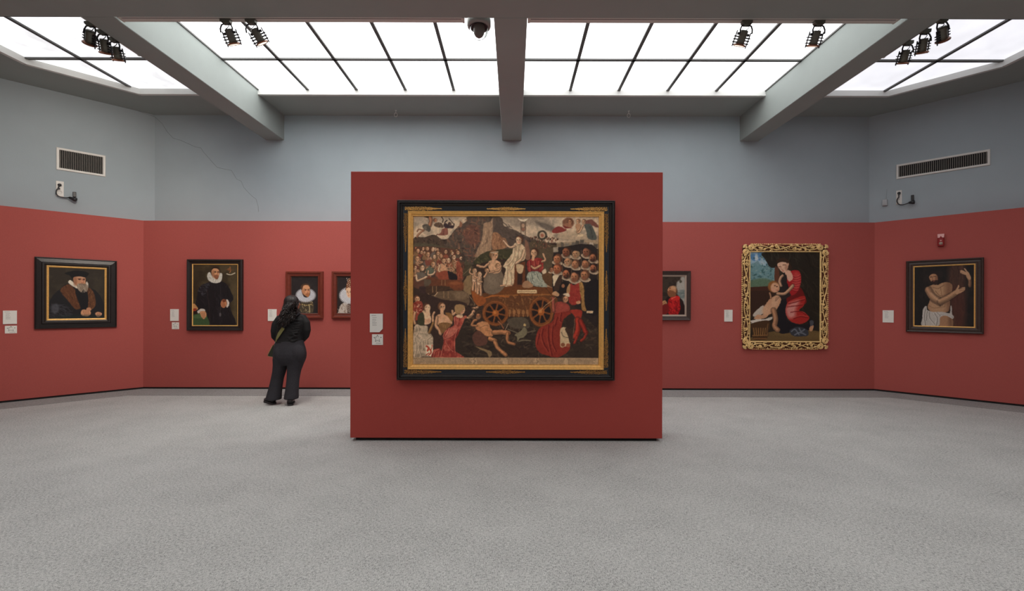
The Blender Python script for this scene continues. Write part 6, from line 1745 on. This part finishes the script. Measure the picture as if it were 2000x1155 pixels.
# shoes
def shoe(hx, hy, ang, label):
    p0 = Vector((hx, hy, 0)) - Vector((ROOT.x, ROOT.y, 0))
    Rm = Matrix.Translation(p0) @ Matrix.Rotation(-ang, 4, 'Z')
    up_, so = MB(), MB()
    secs = [(-.012, .028, .085), (.02, .042, .108), (.075, .046, .115), (.125, .048, .10), (.175, .054, .085), (.225, .050, .074), (.252, .036, .060), (.262, .02, .05)]
    V, F = [], []
    seg = 14
    for y, hw_, hh in secs:
        for k in range(seg):
            th = 2 * PI * k / seg
            V.append(Rm @ Vector((hw_ * math.cos(th), y, .022 + (hh - .022) * (0.5 + .5 * math.sin(th)))))
    n = len(secs)
    for i in range(n - 1):
        for k in range(seg):
            k2 = (k + 1) % seg
            F.append((i * seg + k, i * seg + k2, (i + 1) * seg + k2, (i + 1) * seg + k))
    F.append(tuple(range(seg))[::-1]); F.append(tuple(range((n - 1) * seg, n * seg)))
    up_.add(V, F, True)
    o = up_.build('shoe', M['shoe'], person)
    pts = [(-.038, .0), (-.044, .06), (-.046, .11), (-.056, .18), (-.052, .228), (-.028, .266), (.028, .266), (.052, .228), (.056, .18), (.046, .11), (.044, .06), (.038, 0), (.022, -.020), (-.022, -.020)]
    so.prism(pts, 0.001, .028, Rm)
    so.build('sole', M['sole'], o)
    st = MB(); st.tube([Rm @ Vector((-.050, .09, .055)), Rm @ Vector((-.045, .03, .07)), Rm @ Vector((-.026, -.008, .074)), Rm @ Vector((0, -.016, .076)), Rm @ Vector((.026, -.008, .074)), Rm @ Vector((.045, .03, .07)), Rm @ Vector((.050, .09, .055))], .0035, 6)
    st.build('heel_strap', M['steel'], o)
    return o
h1 = at(532.5, 790, 6.66); shoe(h1.x, 6.69, math.radians(-52), 'left')
h2 = at(567, 793, 6.6); shoe(h2.x, 6.60, math.radians(-24), 'right')

# hair: a soft mass with wavy locks over it
rnd = random.Random(21)
hr = MB()
hr.blob(hp(0, -0.014, 0.026), (.080, .092, .088), 20, 12, R3)
for px, py, Y, r in ((567, 603, 6.675, (.085, .06, .075)), (561, 615, 6.63, (.092, .042, .08)), (556, 626, 6.61, (.085, .030, .065)), (552, 633, 6.605, (.06, .026, .042))):
    hr.blob(w(px, py, Y), r, 18, 10)
def lock(a, p2, p3, r, amp, fr, ph, part):
    pts, rr = [], []
    lift = rnd.uniform(0.0, .007)
    for k in range(8):                                   # over the skull, from the parting down
        f = math.radians(part + (96 - part) * k / 7)
        pts.append(HC + Vector((-.009 + (.099 + lift) * math.sin(a) * math.sin(f), -.006 - (.102 + lift) * math.cos(a) * math.sin(f), .022 + (.096 + lift) * math.cos(f))))
    p0 = pts[-1]; p1 = p0 + Vector((0, -.012, -.055))
    n = 22
    for i in range(1, n + 1):
        t = i / n; q = 1 - t
        c = p0 * q ** 3 + p1 * 3 * q * q * t + p2 * 3 * q * t * t + p3 * t ** 3
        w_ = amp * min(1, t * 2.5)
        s = fr * t * 2 * PI + ph
        pts.append(c + Vector((w_ * math.sin(s), w_ * .8 * math.cos(s), w_ * .3 * math.sin(2 * s))))
    m = len(pts)
    for i in range(m):
        t = i / (m - 1)
        rr.append(r * (0.5 + 0.5 * min(1, t * 4)) * (1 - .55 * max(0, t - .88) / .12))
    hr.tube(pts, rr, 6, flat=.75)
NL = 200
for k in range(NL):
    u = (k + rnd.random()) / NL
    # angle round the crown, from her left round the back to her right temple
    a = math.radians(-88 + 178 * u)
    v = rnd.random()
    ex = 540 + 40 * (u ** .9) + rnd.uniform(-2.5, 3)
    lim = 641 - 21 * max(0, (ex - 558) / 22) - 10 * max(0, (544 - ex) / 6)
    ey = lim - 40 * v ** 1.4 * min(1.0, max(.12, (ex - 538) / 20))
    end = w(ex, ey, 6.60 - .05 + rnd.uniform(-.02, .02))
    midp = w(ex * .55 + 565 * .45 + rnd.uniform(-4, 4), 611, 6.575 + rnd.uniform(-.03, .02))
    lock(a, midp, end, rnd.uniform(.0068, .0115), rnd.uniform(.009, .016), rnd.uniform(1.9, 2.9), 6.28 * u * 5 + rnd.uniform(-.8, .8), rnd.uniform(4, 24))
hair = hr.build('hair', M['hair'], person)
hair['label'] = 'long wavy black hair falling over the left shoulder'

# crossbody bag: hangs at her left hip from a strap over the right shoulder
bag = empty('crossbody_bag', (at(530, 697, 6.78).x, 6.78, at(530, 697, 6.78).z))
tag(bag, "small dark green crossbody bag hanging at the woman's left hip", 'bag')
BL = bag.location
def wb(px, py, Y): return at(px, py, Y) - BL
V = []
poly = [(536.5, 671.5), (532.0, 676), (522.8, 694.0), (524.5, 696.3), (536.5, 698.3), (542, 697), (542, 674)]
for Y in (6.74, 6.90):
    V += [wb(x, y, 6.74) + Vector((0, Y - 6.74, 0)) for x, y in poly]
n = len(poly)
bmesh_ = MB(); bmesh_.add(V, [tuple(range(n)), tuple(range(n, 2 * n))[::-1]] + [(i, i + n, (i + 1) % n + n, (i + 1) % n) for i in range(n)])
bmesh_.build('pouch', M['bag'], bag)
MB().tube([wb(*poly[1], 6.735), wb(*poly[2], 6.735), wb(*poly[3], 6.735)], .006, 6).build('piping', M['bag_edge'], bag)
MB().tube([wb(*poly[3], 6.735), wb(*poly[4], 6.735)], .004, 6).build('piping', M['bag_edge'], bag)
def ribbon(pts, wd, th, name, m):
    mb = MB(); V, F = [], []
    P = [wb(*p) for p in pts]
    for i, p in enumerate(P):
        t = (P[min(i + 1, len(P) - 1)] - P[max(0, i - 1)]).normalized()
        nrm = Vector((0, -1, 0)); s = t.cross(nrm).normalized(); nn = s.cross(t).normalized()
        for a, b in ((-1, -1), (1, -1), (1, 1), (-1, 1)):
            V.append(p + s * a * wd[i] / 2 + nn * b * th / 2)
    for i in range(len(P) - 1):
        for k in range(4):
            k2 = (k + 1) % 4
            F.append((i * 4 + k, i * 4 + k2, (i + 1) * 4 + k2, (i + 1) * 4 + k))
    F.append((0, 1, 2, 3)); F.append(tuple(range(len(P) * 4 - 4, len(P) * 4))[::-1])
    mb.add(V, F)
    return mb.build(name, m, bag)
ribbon([(538.0, 669, 6.64), (540.5, 662, 6.60), (545, 653, 6.582), (550, 645.5, 6.578), (553.5, 640.5, 6.576)], [.012, .026, .046, .048, .046], .005, 'strap', M['olive'])['label'] = 'wide olive strap'
ribbon([(553.5, 640.5, 6.572), (561, 632, 6.575), (570, 624, 6.588), (579, 616.5, 6.622), (584, 612, 6.68), (586, 612, 6.74)], [.03, .03, .03, .03, .03, .03], .005, 'strap_upper', M['trousers'])['label'] = 'dark upper strap'
MB().tube([wb(537.2, 671.5, 6.66), wb(537.6, 668.5, 6.645)], .008, 8).build('buckle', M['steel'], bag)
ribbon([(537.0, 671, 6.66), (535.5, 674, 6.70), (534.8, 677, 6.74)], [.012, .012, .012], .004, 'strap_end', M['olive'])
